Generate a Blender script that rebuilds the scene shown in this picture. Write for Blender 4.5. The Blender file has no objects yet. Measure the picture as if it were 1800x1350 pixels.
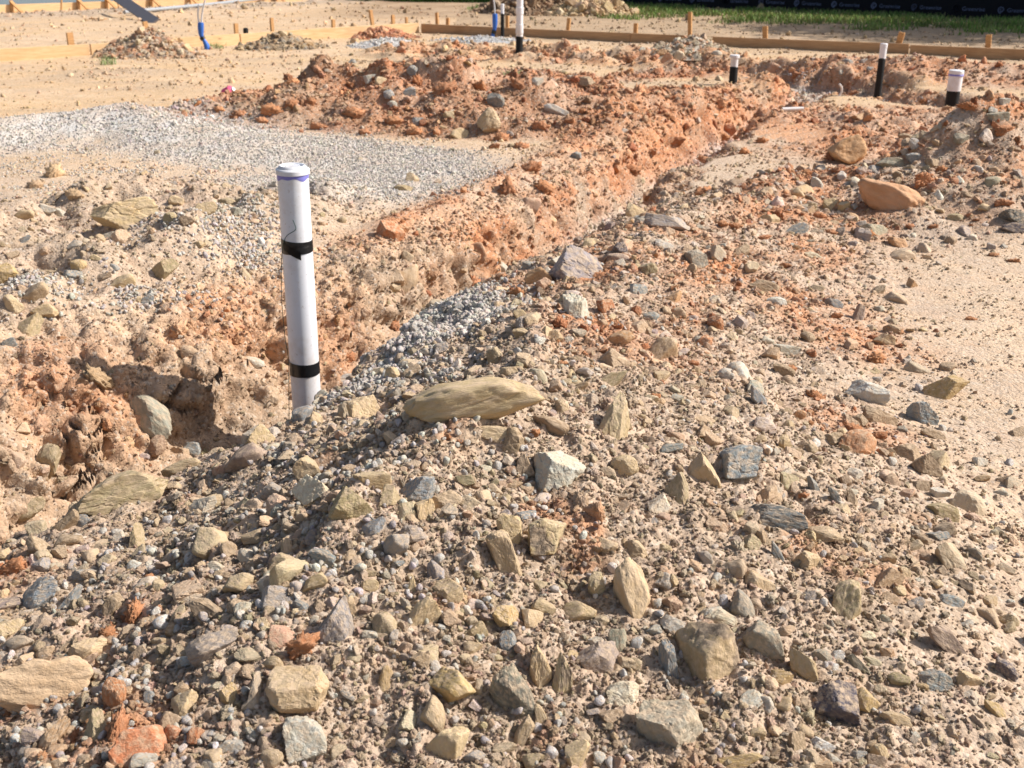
import bpy, bmesh, math, random
import numpy as np
from mathutils import Vector, Matrix, Quaternion
from mathutils.bvhtree import BVHTree

SC = bpy.context.scene
COL = SC.collection

# ------------------------------------------------------------------ camera
CAM_H = 1.40
PITCH = math.radians(21.4)
cam_data = bpy.data.cameras.new('camera')
cam_data.sensor_width = 36.0
cam_data.lens = 36.0 * 2000.0 / 1800.0
cam_data.clip_start = 0.05
cam_data.clip_end = 2000.0
cam_data.dof.use_dof = True
cam_data.dof.focus_distance = 2.7
cam_data.dof.aperture_fstop = 9.0
cam = bpy.data.objects.new('camera', cam_data)
cam.location = (0.0, 0.0, CAM_H)
cam.rotation_euler = (math.radians(90) - PITCH, 0.0, 0.0)
COL.objects.link(cam)
SC.camera = cam

# ------------------------------------------------------------------ light
SUN_EL = math.radians(41.0)
SUN_AZ = math.atan2(0.97, 0.10)            # clockwise from +Y
sun_dir = Vector((math.sin(SUN_AZ) * math.cos(SUN_EL), math.cos(SUN_AZ) * math.cos(SUN_EL), math.sin(SUN_EL)))
sun_data = bpy.data.lights.new('sun', 'SUN')
sun_data.energy = 5.0
sun_data.angle = math.radians(0.53)
sun_data.color = (1.0, 0.98, 0.955)
sun = bpy.data.objects.new('sun', sun_data)
sun.rotation_euler = sun_dir.to_track_quat('Z', 'Y').to_euler()
sun.location = (20, 0, 30)
COL.objects.link(sun)

world = bpy.data.worlds.new('World')
SC.world = world
world.use_nodes = True
wn = world.node_tree
sky = wn.nodes.new('ShaderNodeTexSky')
sky.sky_type = 'NISHITA'
sky.sun_disc = False
sky.sun_elevation = SUN_EL
sky.sun_rotation = SUN_AZ
sky.air_density = 1.0
sky.dust_density = 2.5
wn.links.new(sky.outputs[0], wn.nodes['Background'].inputs[0])
wn.nodes['Background'].inputs[1].default_value = 0.10

SC.view_settings.view_transform = 'Standard'
SC.view_settings.look = 'None'
SC.view_settings.gamma = 1.0
SC.view_settings.use_curve_mapping = False
SC.view_settings.exposure = 0.36
SC.render.engine = 'CYCLES'
SC.cycles.max_bounces = 5
SC.cycles.diffuse_bounces = 3
SC.cycles.glossy_bounces = 2
SC.cycles.use_denoising = True
# ------------------------------------------------------------------ noise (numpy)
_rs = np.random.RandomState(11)
_P = np.concatenate([_rs.permutation(256)] * 3).astype(np.int32)
_G = _rs.normal(size=(256, 3)); _G = (_G / np.linalg.norm(_G, axis=1, keepdims=True)).astype(np.float32)
_J = _rs.rand(256, 3).astype(np.float32)

def pn3(x, y, z):
    x = np.asarray(x, np.float32); y = np.asarray(y, np.float32); z = np.asarray(z, np.float32)
    x, y, z = np.broadcast_arrays(x, y, z)
    xi = np.floor(x); yi = np.floor(y); zi = np.floor(z)
    fx = x - xi; fy = y - yi; fz = z - zi
    xi = xi.astype(np.int32) & 255; yi = yi.astype(np.int32) & 255; zi = zi.astype(np.int32) & 255
    u = fx * fx * fx * (fx * (fx * 6 - 15) + 10)
    v = fy * fy * fy * (fy * (fy * 6 - 15) + 10)
    w = fz * fz * fz * (fz * (fz * 6 - 15) + 10)
    out = 0
    for i in (0, 1):
        pa = _P[(xi + i) & 255]
        wx = u if i else 1 - u
        for j in (0, 1):
            pb = _P[(pa + yi + j) & 255]
            wy = v if j else 1 - v
            for k in (0, 1):
                g = _G[_P[(pb + zi + k) & 255]]
                out = out + wx * wy * (w if k else 1 - w) * (g[..., 0] * (fx - i) + g[..., 1] * (fy - j) + g[..., 2] * (fz - k))
    return out * 1.5

def fbm(x, y, z, octs=3, gain=0.5):
    s = 0; a = 1.0; n = 0
    for o in range(octs):
        s = s + a * pn3(x + 17.3 * o, y - 9.1 * o, z + 5.7 * o); n += a
        x = x * 2.03; y = y * 2.03; z = z * 2.03; a *= gain
    return s / n

def worley(x, y, z):
    xi = np.floor(x).astype(np.int32); yi = np.floor(y).astype(np.int32); zi = np.floor(z).astype(np.int32)
    f1 = np.full(x.shape, 9.0, np.float32); f2 = f1.copy(); cid = np.zeros(x.shape, np.int32)
    for i in (-1, 0, 1):
        for j in (-1, 0, 1):
            for k in (-1, 0, 1):
                h = _P[(_P[(_P[(xi + i) & 255] + yi + j) & 255] + zi + k) & 255]
                jt = _J[h]
                d = (xi + i + jt[..., 0] - x) ** 2 + (yi + j + jt[..., 1] - y) ** 2 + (zi + k + jt[..., 2] - z) ** 2
                nr = d < f1
                f2 = np.where(nr, f1, np.minimum(f2, d))
                cid = np.where(nr, h, cid)
                f1 = np.where(nr, d, f1)
    return np.sqrt(f1), np.sqrt(f2), cid / 255.0

def sstep(a, b, x):
    t = np.clip((x - a) / (b - a), 0, 1)
    return t * t * (3 - 2 * t)

def pl_dist(x, y, pts):
    """distance to a polyline, side (+ = left of travel) and arc position"""
    best = np.full(x.shape, 1e9, np.float32); side = np.zeros(x.shape, np.float32); arc = np.zeros(x.shape, np.float32)
    acc = 0.0
    for (x0, y0), (x1, y1) in zip(pts[:-1], pts[1:]):
        dx, dy = x1 - x0, y1 - y0; L = math.hypot(dx, dy)
        t = np.clip(((x - x0) * dx + (y - y0) * dy) / (L * L), 0, 1)
        d = np.hypot(x - x0 - t * dx, y - y0 - t * dy)
        m = d < best
        best = np.where(m, d, best)
        side = np.where(m, np.sign(dx * (y - y0) - dy * (x - x0)), side)
        arc = np.where(m, acc + t * L, arc)
        acc += L
    return best, side, arc

def heap(d, w):                      # rounded repose profile, 1 at the crest, 0 beyond w
    t = np.clip(1 - d / w, 0, 1)
    return np.where(t < 0.25, t * t * 2, t - 0.125) / 0.875

def smax(a, b, k=0.05):
    h = np.clip(0.5 + 0.5 * (a - b) / k, 0, 1)
    return b * (1 - h) + a * h + k * h * (1 - h)

TRENCH = [(-6.0, 0.3), (-3.0, 1.85), (-1.72, 2.80), (-0.85, 3.86), (-0.1, 5.3), (0.62, 6.9), (1.25, 8.4), (1.9, 9.8), (2.6, 11.0), (3.2, 12.1)]
TRENCH2 = [(-1.0, 15.0), (0.6, 14.5), (2.0, 13.8), (3.1, 12.5), (3.45, 11.3), (4.05, 10.45), (5.4, 9.95)]
MOUND = [(-1.1, 0.6), (-0.5, 1.6), (-0.05, 2.45), (0.12, 3.5), (0.48, 4.5), (1.0, 5.4), (1.65, 6.3)]
HEAP2 = [(1.75, 6.25), (2.4, 6.35), (3.3, 6.6), (4.6, 7.1), (6.0, 7.8)]
RED = [(-2.5, 9.3), (-1.5, 9.75), (-0.5, 9.5), (0.4, 9.9), (1.3, 9.7), (1.95, 10.3)]
RED2 = [(-1.6, 12.2), (-0.4, 12.8), (0.9, 12.3), (2.0, 12.7)]
REDFRONT = [(-1.2, 9.0), (-0.4, 8.75), (0.35, 8.7), (0.9, 8.9)]
HEAP3 = [(3.9, 12.6), (4.8, 12.0), (5.8, 11.7), (7.5, 11.6)]
GRAVEL = [(-6.0, 8.2), (-4.2, 8.2), (-2.9, 8.75), (-2.2, 8.2), (-1.4, 7.8), (-0.85, 7.3), (-1.0, 6.9)]

def layout(x, y):
    """height of the ground and the masks of its zones"""
    z0 = np.zeros_like(x)
    nA = pn3(x * 0.55, y * 0.55, z0 + 1.3); nB = pn3(x * 1.7, y * 1.7, z0 + 4.1); nC = pn3(x * 4.3, y * 4.3, z0 + 8.2)
    wx = x + 0.10 * nB + 0.035 * nC; wy = y + 0.10 * pn3(x * 1.7, y * 1.7, z0 + 14.1) + 0.035 * pn3(x * 4.3, y * 4.3, z0 + 18.2)
    near = 1 - sstep(14, 20, y)
    g = (0.018 * nA + 0.007 * nB) * (0.4 + 0.6 * near)
    # spoil heap in the foreground, right of the trench
    d, s, a = pl_dist(wx, wy, MOUND)
    hw = np.interp(a, [0, 1.2, 2.2, 3.2, 4.4, 6.5], [0.02, 0.22, 0.40, 0.30, 0.24, 0.16])
    wl = np.interp(a, [0, 1.2, 2.2, 3.2, 4.4, 6.5], [1.0, 1.05, 1.1, 1.05, 0.9, 0.6])
    wr = np.interp(a, [0, 1.2, 2.2, 3.2, 4.4, 6.5], [2.1, 2.0, 1.65, 1.5, 1.3, 0.7])
    k1 = heap(d, np.where(s > 0, wl, wr)); h1 = hw * k1 * (1 + 0.16 * nB + 0.10 * nC)
    # heap on the right
    d, s, a = pl_dist(wx, wy, HEAP2)
    hw = np.interp(a, [0, 0.8, 1.6, 3.3, 5], [0.20, 0.52, 0.60, 0.54, 0.46])
    k2 = heap(d, np.where(s > 0, 0.95, 1.3)); h2 = hw * k2 * (1 + 0.3 * nB + 0.15 * nC)
    # red clay heap in the middle
    d, s, a = pl_dist(wx, wy, RED)
    hw = np.interp(a, [0, 0.6, 1.1, 1.7, 2.1, 3.1, 4.0, 4.8], [0.08, 0.20, 0.27, 0.22, 0.30, 0.25, 0.16, 0.08])
    k3 = heap(d, 1.05); h3 = 1.45 * hw * k3 * (1.05 + 0.7 * nB + 0.25 * nC)
    d, s, a = pl_dist(wx, wy, REDFRONT); k3b = heap(d, 0.5); h3b = 0.17 * k3b * (1 + 0.6 * nB + 0.4 * nC)
    d, s, a = pl_dist(wx, wy, RED2); k3c = heap(d, 0.6) * np.clip(0.5 + 1.6 * nB + 0.6 * nC, 0, 1); h3b = np.maximum(h3b, 0.06 * k3c); k3b = np.maximum(k3b, k3c)
    k6 = np.exp(-(((wx - 3.3) / 1.4) ** 2 + ((wy - 9.3) / 0.75) ** 2) ** 2); h6 = k6 * np.clip(0.01 + 0.05 * nB + 0.06 * nC, 0, 1)
    k8 = np.exp(-(((wx - 2.75) / 0.95) ** 2 + ((wy - 8.25) / 1.15) ** 2) ** 2) * (1 - np.exp(-(((wx - 2.1) / 0.42) ** 2 + ((wy - 8.7) / 0.6) ** 2) ** 2)); h8 = k8 * np.clip(0.03 + 0.08 * nB + 0.08 * nC, 0, 1)
    d, s, a = pl_dist(wx, wy, HEAP3); k4 = heap(d, 0.9); h4 = 0.21 * k4 * (1 + 0.3 * nB + 0.2 * nC)
    d, s, a = pl_dist(wx, wy, GRAVEL)
    hw = np.interp(a, [0, 1.8, 3.2, 4.1, 5.0, 6.0], [0.08, 0.12, 0.22, 0.13, 0.07, 0.03])
    k5 = heap(d, 1.0); h5 = hw * k5 * (1 + 0.2 * nB)
    # trench
    d, s, a = pl_dist(wx, wy, TRENCH)
    dw = (d + 0.07 * nC + 0.05 * nB) * (0.84 + 0.16 * sstep(3.0, 4.2, y))
    # rubble berm left of the trench, near the camera
    kb = sstep(0.75, 1.15, d) * (1 - sstep(2.1, 3.0, d)) * (s > 0) * (1 - sstep(-1.3, -0.1, x)) * (1 - sstep(6.0, 7.0, y))
    hb = 0.12 * kb * np.clip(0.9 + 1.1 * nB + 0.9 * nC, 0.1, 3)
    hgt = smax(smax(h1, h2), smax(smax(h3, h3b), smax(h4, h5))) - 0.02 * 0
    fu = (wx + 11.5) * 0.718 + (wy - 21.8) * 0.696; fo = (wx + 11.5) * 0.696 - (wy - 21.8) * 0.718
    k7 = sstep(0.5, 1.1, fo) * (1 - sstep(1.0, 2.6, fo)) * sstep(-3, -1, fu) * (1 - sstep(10.5, 14, fu)); h7 = 0.055 * k7 * np.clip(0.7 + 1.0 * nB + 0.7 * nC, 0, 2)
    rip = pn3(x * 0.8, y * 2.6, z0 + 71.0) * sstep(8.5, 10.5, y) * (1 - sstep(24, 30, y))
    hgt = hgt + hb + h6 + h7 + h8 + 0.030 * np.clip(rip, -0.1, 1)
    Tl = np.interp(dw, [0, 0.14, 0.22, 0.40, 0.50, 0.75, 1.05], [1, 1, 0.94, 0.36, 0.22, 0.08, 0])
    Tl2 = np.interp(dw, [0, 0.13, 0.18, 0.30, 0.37, 0.52, 0.75], [1, 1, 0.94, 0.17, 0.06, 0.02, 0])
    fl = sstep(4.4, 6.0, y)
    Tl = Tl * (1 - fl) + Tl2 * fl
    Tr = np.interp(dw, [0, 0.04, 0.12, 0.28, 0.42], [1, 1, 0.85, 0.22, 0])
    Tr0 = np.interp(dw, [0, 0.08, 0.17, 0.40, 0.56], [1, 1, 0.88, 0.22, 0]); fr = sstep(3.85, 4.15, y); Tr = Tr0 * (1 - fr) + Tr * fr
    rbank = (s < 0) * (1 - sstep(0.9, 1.2, d)) * (y < 6.5)
    T = np.where(s > 0, Tl, Tr)
    dep = np.interp(a, [0, 3.0, 5.5, 7.5, 10, 12, 14, 15.4], [-0.48, -0.55, -0.52, -0.34, -0.36, -0.33, -0.26, -0.2])
    T = T * (1 - sstep(11.9, 12.4, y))
    z = (g + hgt) * (1 - T) + T * (dep + 0.02 * nC)
    wall = np.clip(4 * T * (1 - T), 0, 1) * np.where(s > 0, 1.0, 0.5)
    lip = np.exp(-((dw - 0.62) / 0.14) ** 2) * (s > 0) * fl * (y < 12)
    z = z + lip * 0.03 * (1 + nC)
    # far trench
    d2, s2, a2 = pl_dist(wx, wy, TRENCH2)
    T2 = np.interp(d2 + 0.06 * nC, [0, 0.22, 0.36, 0.52], [1, 1, 0.2, 0])
    z = z * (1 - T2) + T2 * (-0.14)
    wall = np.maximum(wall, np.clip(4 * T2 * (1 - T2), 0, 1))
    lip2 = np.exp(-((d2 - 0.62) / 0.22) ** 2)
    z = z + lip2 * 0.10 * np.clip(0.6 + nB + 0.8 * nC, 0, 2) * (y > 11.5)
    floor = np.maximum(T, T2) ** 6
    # machine track print beside the trench
    tx = (x - 2.05) * 0.86 + (y - 8.75) * 0.5; ty = -(x - 2.05) * 0.5 + (y - 8.75) * 0.86
    tm = (1 - sstep(0.22, 0.3, np.abs(tx + 0.05 * nB))) * (1 - sstep(0.65, 0.8, np.abs(ty)))
    z = z + tm * 0.016 * np.sign(np.sin(ty * 2 * math.pi / 0.15)) * np.abs(np.sin(ty * 2 * math.pi / 0.15)) ** 0.5
    heapm = np.clip(np.maximum.reduce([k1 * 2.2, k2 * 2.2, k3 * 2.5, k3b * 2.5, k4 * 2.5, kb, k6, k8, k7 * 0.8, np.clip(rip * 1.6 - 0.15, 0, 0.22)]), 0, 1)
    return z, dict(k1=k1, k2=k2, k3=np.maximum(k3, k3b), k7=k7, rip=rip, k4=np.maximum(k4, 0.6 * np.maximum(k6, k8)), k5=k5, kb=kb, wall=wall, floor=floor, T=T, T2=T2, heapm=np.maximum(heapm, rbank), rbank=rbank, tm=tm,
                   lip=lip, lip2=lip2 * (y > 11.5), side=s, d=d, nA=nA, nB=nB, nC=nC)

def lin(r, g, b):
    return np.array([((c / 255.0) / 12.92 if c / 255.0 <= 0.04045 else ((c / 255.0 + 0.055) / 1.055) ** 2.4) for c in (r, g, b)], np.float32)

NX, NYN = 840, 1130
def grid_axes():
    back = np.linspace(-6.0, 0.75, 24)[:-1]
    ys = 0.75 * (17.0 / 0.75) ** np.linspace(0, 1, NYN)
    far = np.concatenate([17.0 * (30.0 / 17.0) ** np.linspace(0, 1, 120)[1:], 30.0 * (400.0 / 30.0) ** np.linspace(0, 1, 36)[1:]])
    ys = np.concatenate([back, ys, far])
    s = np.linspace(-1, 1, NX)
    s = 0.62 * s + 0.38 * s ** 3
    half = np.where(ys < 17, 0.62 * np.maximum(ys, 0.6) + 1.3, 0.0)
    half = np.where(ys >= 17, 0.62 * 17 + 1.3 + (ys - 17) * 1.0, half)
    half = np.where(ys < 0.6, 1.67 + (0.6 - ys) * 0.5, half)
    return s, ys, half

def make_terrain():
    s, ys, half = grid_axes()
    X = (s[None, :] * half[:, None]).astype(np.float32)
    Y = np.repeat(ys[:, None], NX, 1).astype(np.float32)
    Z, m = layout(X, Y)
    Z = Z.astype(np.float32)
    def normals(X, Y, Z):
        Pm = np.stack([X, Y, Z], -1)
        du = np.gradient(Pm, axis=1); dv = np.gradient(Pm, axis=0)
        n = np.cross(du, dv); n /= (np.linalg.norm(n, axis=-1, keepdims=True) + 1e-12)
        return n
    N = normals(X, Y, Z)
    nearm = 1 - sstep(9, 17, Y)
    lev = m['heapm']; wall = m['wall']
    # lumps pushed out along the surface normal: broken clay on the walls, clods on the heaps
    wd_ = 1 - 0.55 * sstep(4.6, 6.5, Y); w1 = 0.085 * wall * wd_
    n1 = fbm(X * 2.3, Y * 2.3, Z * 3.2 + 3, 4, 0.6)
    n2 = pn3(X * 8.5, Y * 8.5, Z * 10.0 + 9); n4 = pn3(X * 5.0, Y * 5.0, Z * 7.0 + 19); n5 = pn3(X * 18.0, Y * 18.0, Z * 18.0)
    f1, f2, cid = worley(X * 6.5 + 1.1 * n1 + 0.5 * n2, Y * 6.5 + 0.9 * n4, Z * 8.0 + 0.6 * n2)
    e1 = np.clip((f2 - f1) * 7.0, 0, 1)
    f1b, f2b, cidb = worley(X * 24.0 + 0.5 * n5, Y * 24.0 + 0.7 * n2, Z * 24.0)
    e2 = np.clip((f2b - f1b) * 2.0, 0, 1)
    f1c, f2c, cidc = worley(X * 62.0, Y * 62.0, Z * 62.0)
    f1d, f2d, cidd = worley(X * 13.0 + 0.8 * n4, Y * 13.0 + 0.8 * n2, Z * 13.0 + 0.6 * n5)
    e4 = np.clip((f2d - f1d) * 5, 0, 1)
    hole = sstep(0.30, 0.55, pn3(X * 3.7 + 7, Y * 3.7, Z * 6.5 + 50)) * sstep(0.35, 0.8, wall)
    disp = w1 * (1.0 * n1 + 0.35 * n2 + 0.5 * n4) + wd_ * wall * (0.06 * (cid - 0.5) * e1 + 0.03 * (cidd - 0.5) * e4 + 0.008 * (cidb - 0.5) * e2) - 0.045 * wd_ * hole - 0.06 * wall * wd_ * (1 - np.clip((f2 - f1) * 4.5, 0, 1)) * sstep(-0.15, 0.15, n4)
    rough = np.clip(lev + 0.8 * wall + 0.5 * m['lip'] + 0.4 * m['lip2'] + (m['T'] > 0.03) + 0.5 * (m['T2'] > 0.03), 0, 1)
    disp = disp + rough * (0.016 * n2 + 0.010 * n5 + 0.008 * (cid - 0.4) * e1 + 0.014 * (cidd - 0.4) * e4 + 0.014 * (cidb - 0.35) * e2 + 0.007 * (0.45 - f1c))
    fl = 1 - rough
    disp = disp + fl * (0.0022 * n2 + 0.0025 * np.clip(cidb - 0.72, 0, 1) * 4 * e2 + 0.0012 * (0.5 - f1c))
    disp = disp * np.where(Y > 17, np.clip(1 - (Y - 17) / 14, 0.0, 1), 1)
    # shrinkage cracks in the damp soil of the near heap
    c1, c2, _ = worley(X * 3.3 + 0.35 * n2, Y * 3.3 + 0.25 * n1, Z * 0 + 0.5)
    crack = (1 - sstep(0.0, 0.035, c2 - c1)) * sstep(0.0, 0.35, pn3(X * 1.9, Y * 1.9, Z * 0 + 33.0)) * sstep(0.35, 0.6, m['k1']) * (Y < 3.6)
    disp = disp - 0.02 * crack
    X2 = X + N[..., 0] * disp; Y2 = Y + N[..., 1] * disp; Z2 = Z + N[..., 2] * disp
    # ---------------- colours of the soils
    tan = lin(201, 176, 152); tan2 = lin(174, 152, 128); pale = lin(219, 191, 160); ochre = lin(209, 175, 133)
    orange = lin(192, 134, 94); red = lin(176, 108, 70); grey = lin(206, 201, 194); brown = lin(150, 126, 100)
    def mx(c, k, t):
        t = np.clip(t, 0, 1)[..., None]
        return c * (1 - t) + np.asarray(k, np.float32) * t
    p1 = fbm(X * 1.3, Y * 1.3, Z + 20, 3); p2 = fbm(X * 4.0, Y * 4.0, Z * 4 + 40, 3); p3 = fbm(X * 0.5, Y * 0.5, Z + 60, 2)
    c = np.zeros(X.shape + (3,), np.float32) + tan
    c = mx(c, tan2, 0.5 + 1.4 * p2)
    flat = np.clip(1 - 1.6 * lev - wall - m['floor'], 0, 1)
    c = mx(c, pale, flat * (0.55 + 0.9 * p1 + 0.5 * p2))
    farm = sstep(7.2, 9.5, Y + 0.25 * X * -1)
    c = mx(c, ochre, flat * farm * (0.75 + 0.6 * p1))
    c = mx(c, pale, flat * farm * np.clip(0.9 * p3 + 0.5 * p2, 0, 0.6))
    c = mx(c, tan2, m['k7'] * (0.6 + 0.8 * p2)); c = mx(c, brown, np.clip(m['rip'] * 1.5, 0, 1) * (0.35 + 0.8 * p2) * flat)
    c = mx(c, lin(140, 112, 84), sstep(21.0, 23.0, Y + 0.4 * p1) * sstep(-4.5, -2.5, X) * (0.6 + 0.8 * p1))
    k1far = m['k1'] * sstep(3.3, 4.6, Y)
    c = mx(c, orange, np.clip(k1far * 2, 0, 1) * (0.42 + 1.1 * p2 + 0.5 * p1))
    c = mx(c, orange, np.clip(m['k1'] * 2, 0, 1) * sstep(0.22, 0.5, p2) * 0.6)
    c = mx(c, orange, np.clip(m['k2'] * 2, 0, 1) * (0.30 + 1.2 * p2 + 0.5 * p1))
    c = mx(c, orange, np.clip(m['k3'] * 3, 0, 1) * (0.72 + 0.9 * p1 + 0.5 * p2))
    c = mx(c, red, np.clip(m['k3'] * 3, 0, 1) * (0.2 + 1.0 * p2))
    c = mx(c, brown, np.clip(m['k3'] * 2, 0, 1) * sstep(0.1, 0.4, p3 + 0.4 * p2) * 0.5)
    c = mx(c, orange, np.clip(m['k4'] * 3, 0, 1) * (0.6 + 0.9 * p2))
    wfar = sstep(4.6, 7.0, Y)
    wl = np.clip(wall * 1.6, 0, 1)
    c = mx(c, brown, wl * np.clip(0.25 - 1.5 * p2, 0, 0.6) * (1 - 0.5 * wfar))
    c = mx(c, lin(203, 164, 128), wl * (0.35 + 0.9 * p1 + 0.5 * p2))
    c = mx(c, orange, wl * (-0.10 + 0.62 * wfar + 1.1 * p1 + 0.4 * p2))
    c = mx(c, red, wl * wfar * np.clip(p2 * 1.4, 0, 0.5))
    c = mx(c, orange, np.clip(m['lip'] + m['lip2'] + (m['T'] > 0.01) * wfar * 0.5, 0, 1) * (0.5 + 1.0 * p2 + 0.5 * p1))
    c = mx(c, orange, m['tm'] * 0.55)
    c = mx(c, grey, m['floor'] * sstep(6, 7.5, Y) * (0.45 + 0.8 * p2))
    c = mx(c, grey, np.clip(m['k5'] * 2.2, 0, 1) * (0.7 + 0.8 * p2))
    m['gpatch'] = np.clip(np.exp(-(((X + 0.36) / 0.30) ** 2 + ((Y - 3.8) / 0.45) ** 2) ** 1.5) * 1.3 + 2.0 * p2 * np.exp(-(((X + 0.40) / 0.35) ** 2 + ((Y - 3.6) / 0.5) ** 2)), 0, 1)
    c = mx(c, grey, m['gpatch'])
    op = 0
    for ox, oy, orr in ((-1.18, 2.30, 0.13), (-0.76, 1.93, 0.10), (-0.66, 1.52, 0.12), (-0.95, 1.75, 0.10), (-1.62, 3.87, 0.22), (-1.2, 4.45, 0.2), (-0.70, 4.6, 0.22), (0.34, 3.3, 0.3), (0.97, 2.98, 0.18), (1.2, 3.9, 0.3)):
        op = np.maximum(op, np.exp(-(((X - ox) ** 2 + (Y - oy) ** 2) / orr ** 2) ** 1.5))
    m['op'] = np.clip(op * (0.7 + 1.2 * p2), 0, 1); c = mx(c, orange, m['op'] * 0.8)
    # ground along the fence: tree shade darkened into the soil colour
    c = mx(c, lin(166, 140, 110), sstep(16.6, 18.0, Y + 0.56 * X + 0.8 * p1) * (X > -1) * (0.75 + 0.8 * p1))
    var = 1 + 0.16 * (cidb - 0.5) * (0.3 + 0.7 * rough) + 0.10 * (cid - 0.5) * rough + 0.14 * p2
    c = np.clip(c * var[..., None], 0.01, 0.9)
    m['rough'] = rough; m['p1'] = p1; m['p2'] = p2; m['p3'] = p3
    P3 = np.stack([X2, Y2, Z2], -1)
    return P3, normals(X2, Y2, Z2), c, m

TP, TN, TC, TM = make_terrain()
TH, TW = TP.shape[:2]

def grid_faces(h, w):
    i = (np.arange(h - 1)[:, None] * w + np.arange(w - 1)[None, :]).ravel()
    return np.stack([i, i + 1, i + w + 1, i + w], 1)

def mesh_np(name, verts, faces, col=None, smooth=True):
    me = bpy.data.meshes.new(name)
    nv, nf, k = len(verts), len(faces), faces.shape[1]
    me.vertices.add(nv); me.vertices.foreach_set('co', np.ascontiguousarray(verts, np.float32).ravel())
    me.loops.add(nf * k); me.loops.foreach_set('vertex_index', np.ascontiguousarray(faces, np.int32).ravel())
    me.polygons.add(nf); me.polygons.foreach_set('loop_start', np.arange(0, nf * k, k, dtype=np.int32))
    me.polygons.foreach_set('use_smooth', np.full(nf, smooth, bool))
    if col is not None:
        at = me.attributes.new('Col', 'FLOAT_COLOR', 'POINT')
        at.data.foreach_set('color', np.concatenate([col, np.ones((nv, 1), np.float32)], 1).astype(np.float32).ravel())
    me.update(calc_edges=True)
    return me

ground_faces = grid_faces(TH, TW)
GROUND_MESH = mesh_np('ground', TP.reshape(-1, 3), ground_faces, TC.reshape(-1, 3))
# ------------------------------------------------------------------ materials
class NT:
    def __init__(self, name):
        self.m = bpy.data.materials.new(name); self.m.use_nodes = True
        self.t = self.m.node_tree; self.b = self.t.nodes['Principled BSDF']
        self.b.inputs['Specular IOR Level'].default_value = 0.25
    def n(self, kind, **kw):
        nd = self.t.nodes.new(kind)
        for k, v in kw.items():
            if k.startswith('i_'):
                key = k[2:]; key = int(key) if key.isdigit() else key.replace('_', ' ')
                nd.inputs[key].default_value = v
            else:
                setattr(nd, k, v)
        return nd
    def l(self, a, b): self.t.links.new(a, b)
    def noise(self, vec, scale, detail=4.0, rough=0.55):
        nd = self.n('ShaderNodeTexNoise', i_Scale=scale, i_Detail=detail, i_Roughness=rough)
        if vec is not None: self.l(vec, nd.inputs['Vector'])
        return nd.outputs['Fac']
    def ramp(self, fac, a, b, ca=0.0, cb=1.0):
        nd = self.n('ShaderNodeMapRange', i_1=a, i_2=b, i_3=ca, i_4=cb); self.l(fac, nd.inputs[0]); return nd.outputs[0]
    def mix(self, fac, a, b, mode='MIX'):
        nd = self.n('ShaderNodeMix', data_type='RGBA', blend_type=mode)
        for sock, v in ((nd.inputs[0], fac), (nd.inputs[6], a), (nd.inputs[7], b)):
            if hasattr(v, 'is_output'): self.l(v, sock)
            elif isinstance(v, (int, float)): sock.default_value = v
            else: sock.default_value = tuple(v) + (1.0,) if len(v) == 3 else v
        return nd.outputs[2]
    def math(self, op, a, b=None):
        nd = self.n('ShaderNodeMath', operation=op)
        for i, v in enumerate((a, b)):
            if v is None: continue
            if hasattr(v, 'is_output'): self.l(v, nd.inputs[i])
            else: nd.inputs[i].default_value = v
        return nd.outputs[0]
    def bump(self, h, strength, dist):
        nd = self.n('ShaderNodeBump', i_Strength=strength, i_Distance=dist); self.l(h, nd.inputs['Height'])
        self.l(nd.outputs[0], self.b.inputs['Normal'])
    def col(self, c):
        s = self.b.inputs['Base Color']
        if hasattr(c, 'is_output'): self.l(c, s)
        else: s.default_value = tuple(c) + (1.0,)
    def rough(self, v):
        s = self.b.inputs['Roughness']
        if hasattr(v, 'is_output'): self.l(v, s)
        else: s.default_value = v

def L(r, g, b): return tuple(float(v) for v in lin(r, g, b))

def soil_material():
    k = NT('soil')
    pos = k.n('ShaderNodeNewGeometry').outputs['Position']
    at = k.n('ShaderNodeVertexColor', layer_name='Col').outputs[0]
    n1 = k.noise(pos, 38, 5, 0.65); n2 = k.noise(pos, 150, 4, 0.7); n3 = k.noise(pos, 9, 4, 0.6)
    vor = k.n('ShaderNodeTexVoronoi', i_Scale=95.0); k.l(pos, vor.inputs['Vector'])
    c = k.mix(k.ramp(n1, 0.35, 0.7, 0.0, 0.55), at, k.mix(1.0, at, (0.72, 0.66, 0.58), 'MULTIPLY'))
    c = k.mix(k.ramp(n2, 0.5, 0.8, 0.0, 0.6), c, k.mix(1.0, c, (1.25, 1.27, 1.3), 'MULTIPLY'))
    c = k.mix(k.ramp(n3, 0.5, 0.75, 0.0, 0.35), c, k.mix(1.0, c, (1.1, 0.88, 0.74), 'MULTIPLY'))
    sep = k.n('ShaderNodeSeparateColor'); k.l(vor.outputs['Color'], sep.inputs[0])
    c = k.mix(k.ramp(sep.outputs[0], 0.82, 0.9, 0.0, 0.5), c, L(206, 190, 170))
    c = k.mix(k.ramp(sep.outputs[1], 0.88, 0.94, 0.0, 0.5), c, L(120, 100, 80))
    k.col(c); k.rough(0.93)
    h = k.math('ADD', k.math('MULTIPLY', n1, 0.9), k.math('MULTIPLY', n2, 0.35))
    h = k.math('SUBTRACT', h, k.math('MULTIPLY', vor.outputs['Distance'], 0.28))
    k.bump(h, 0.9, 0.012)
    return k.m
MAT = {}
MAT['soil'] = soil_material()

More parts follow.
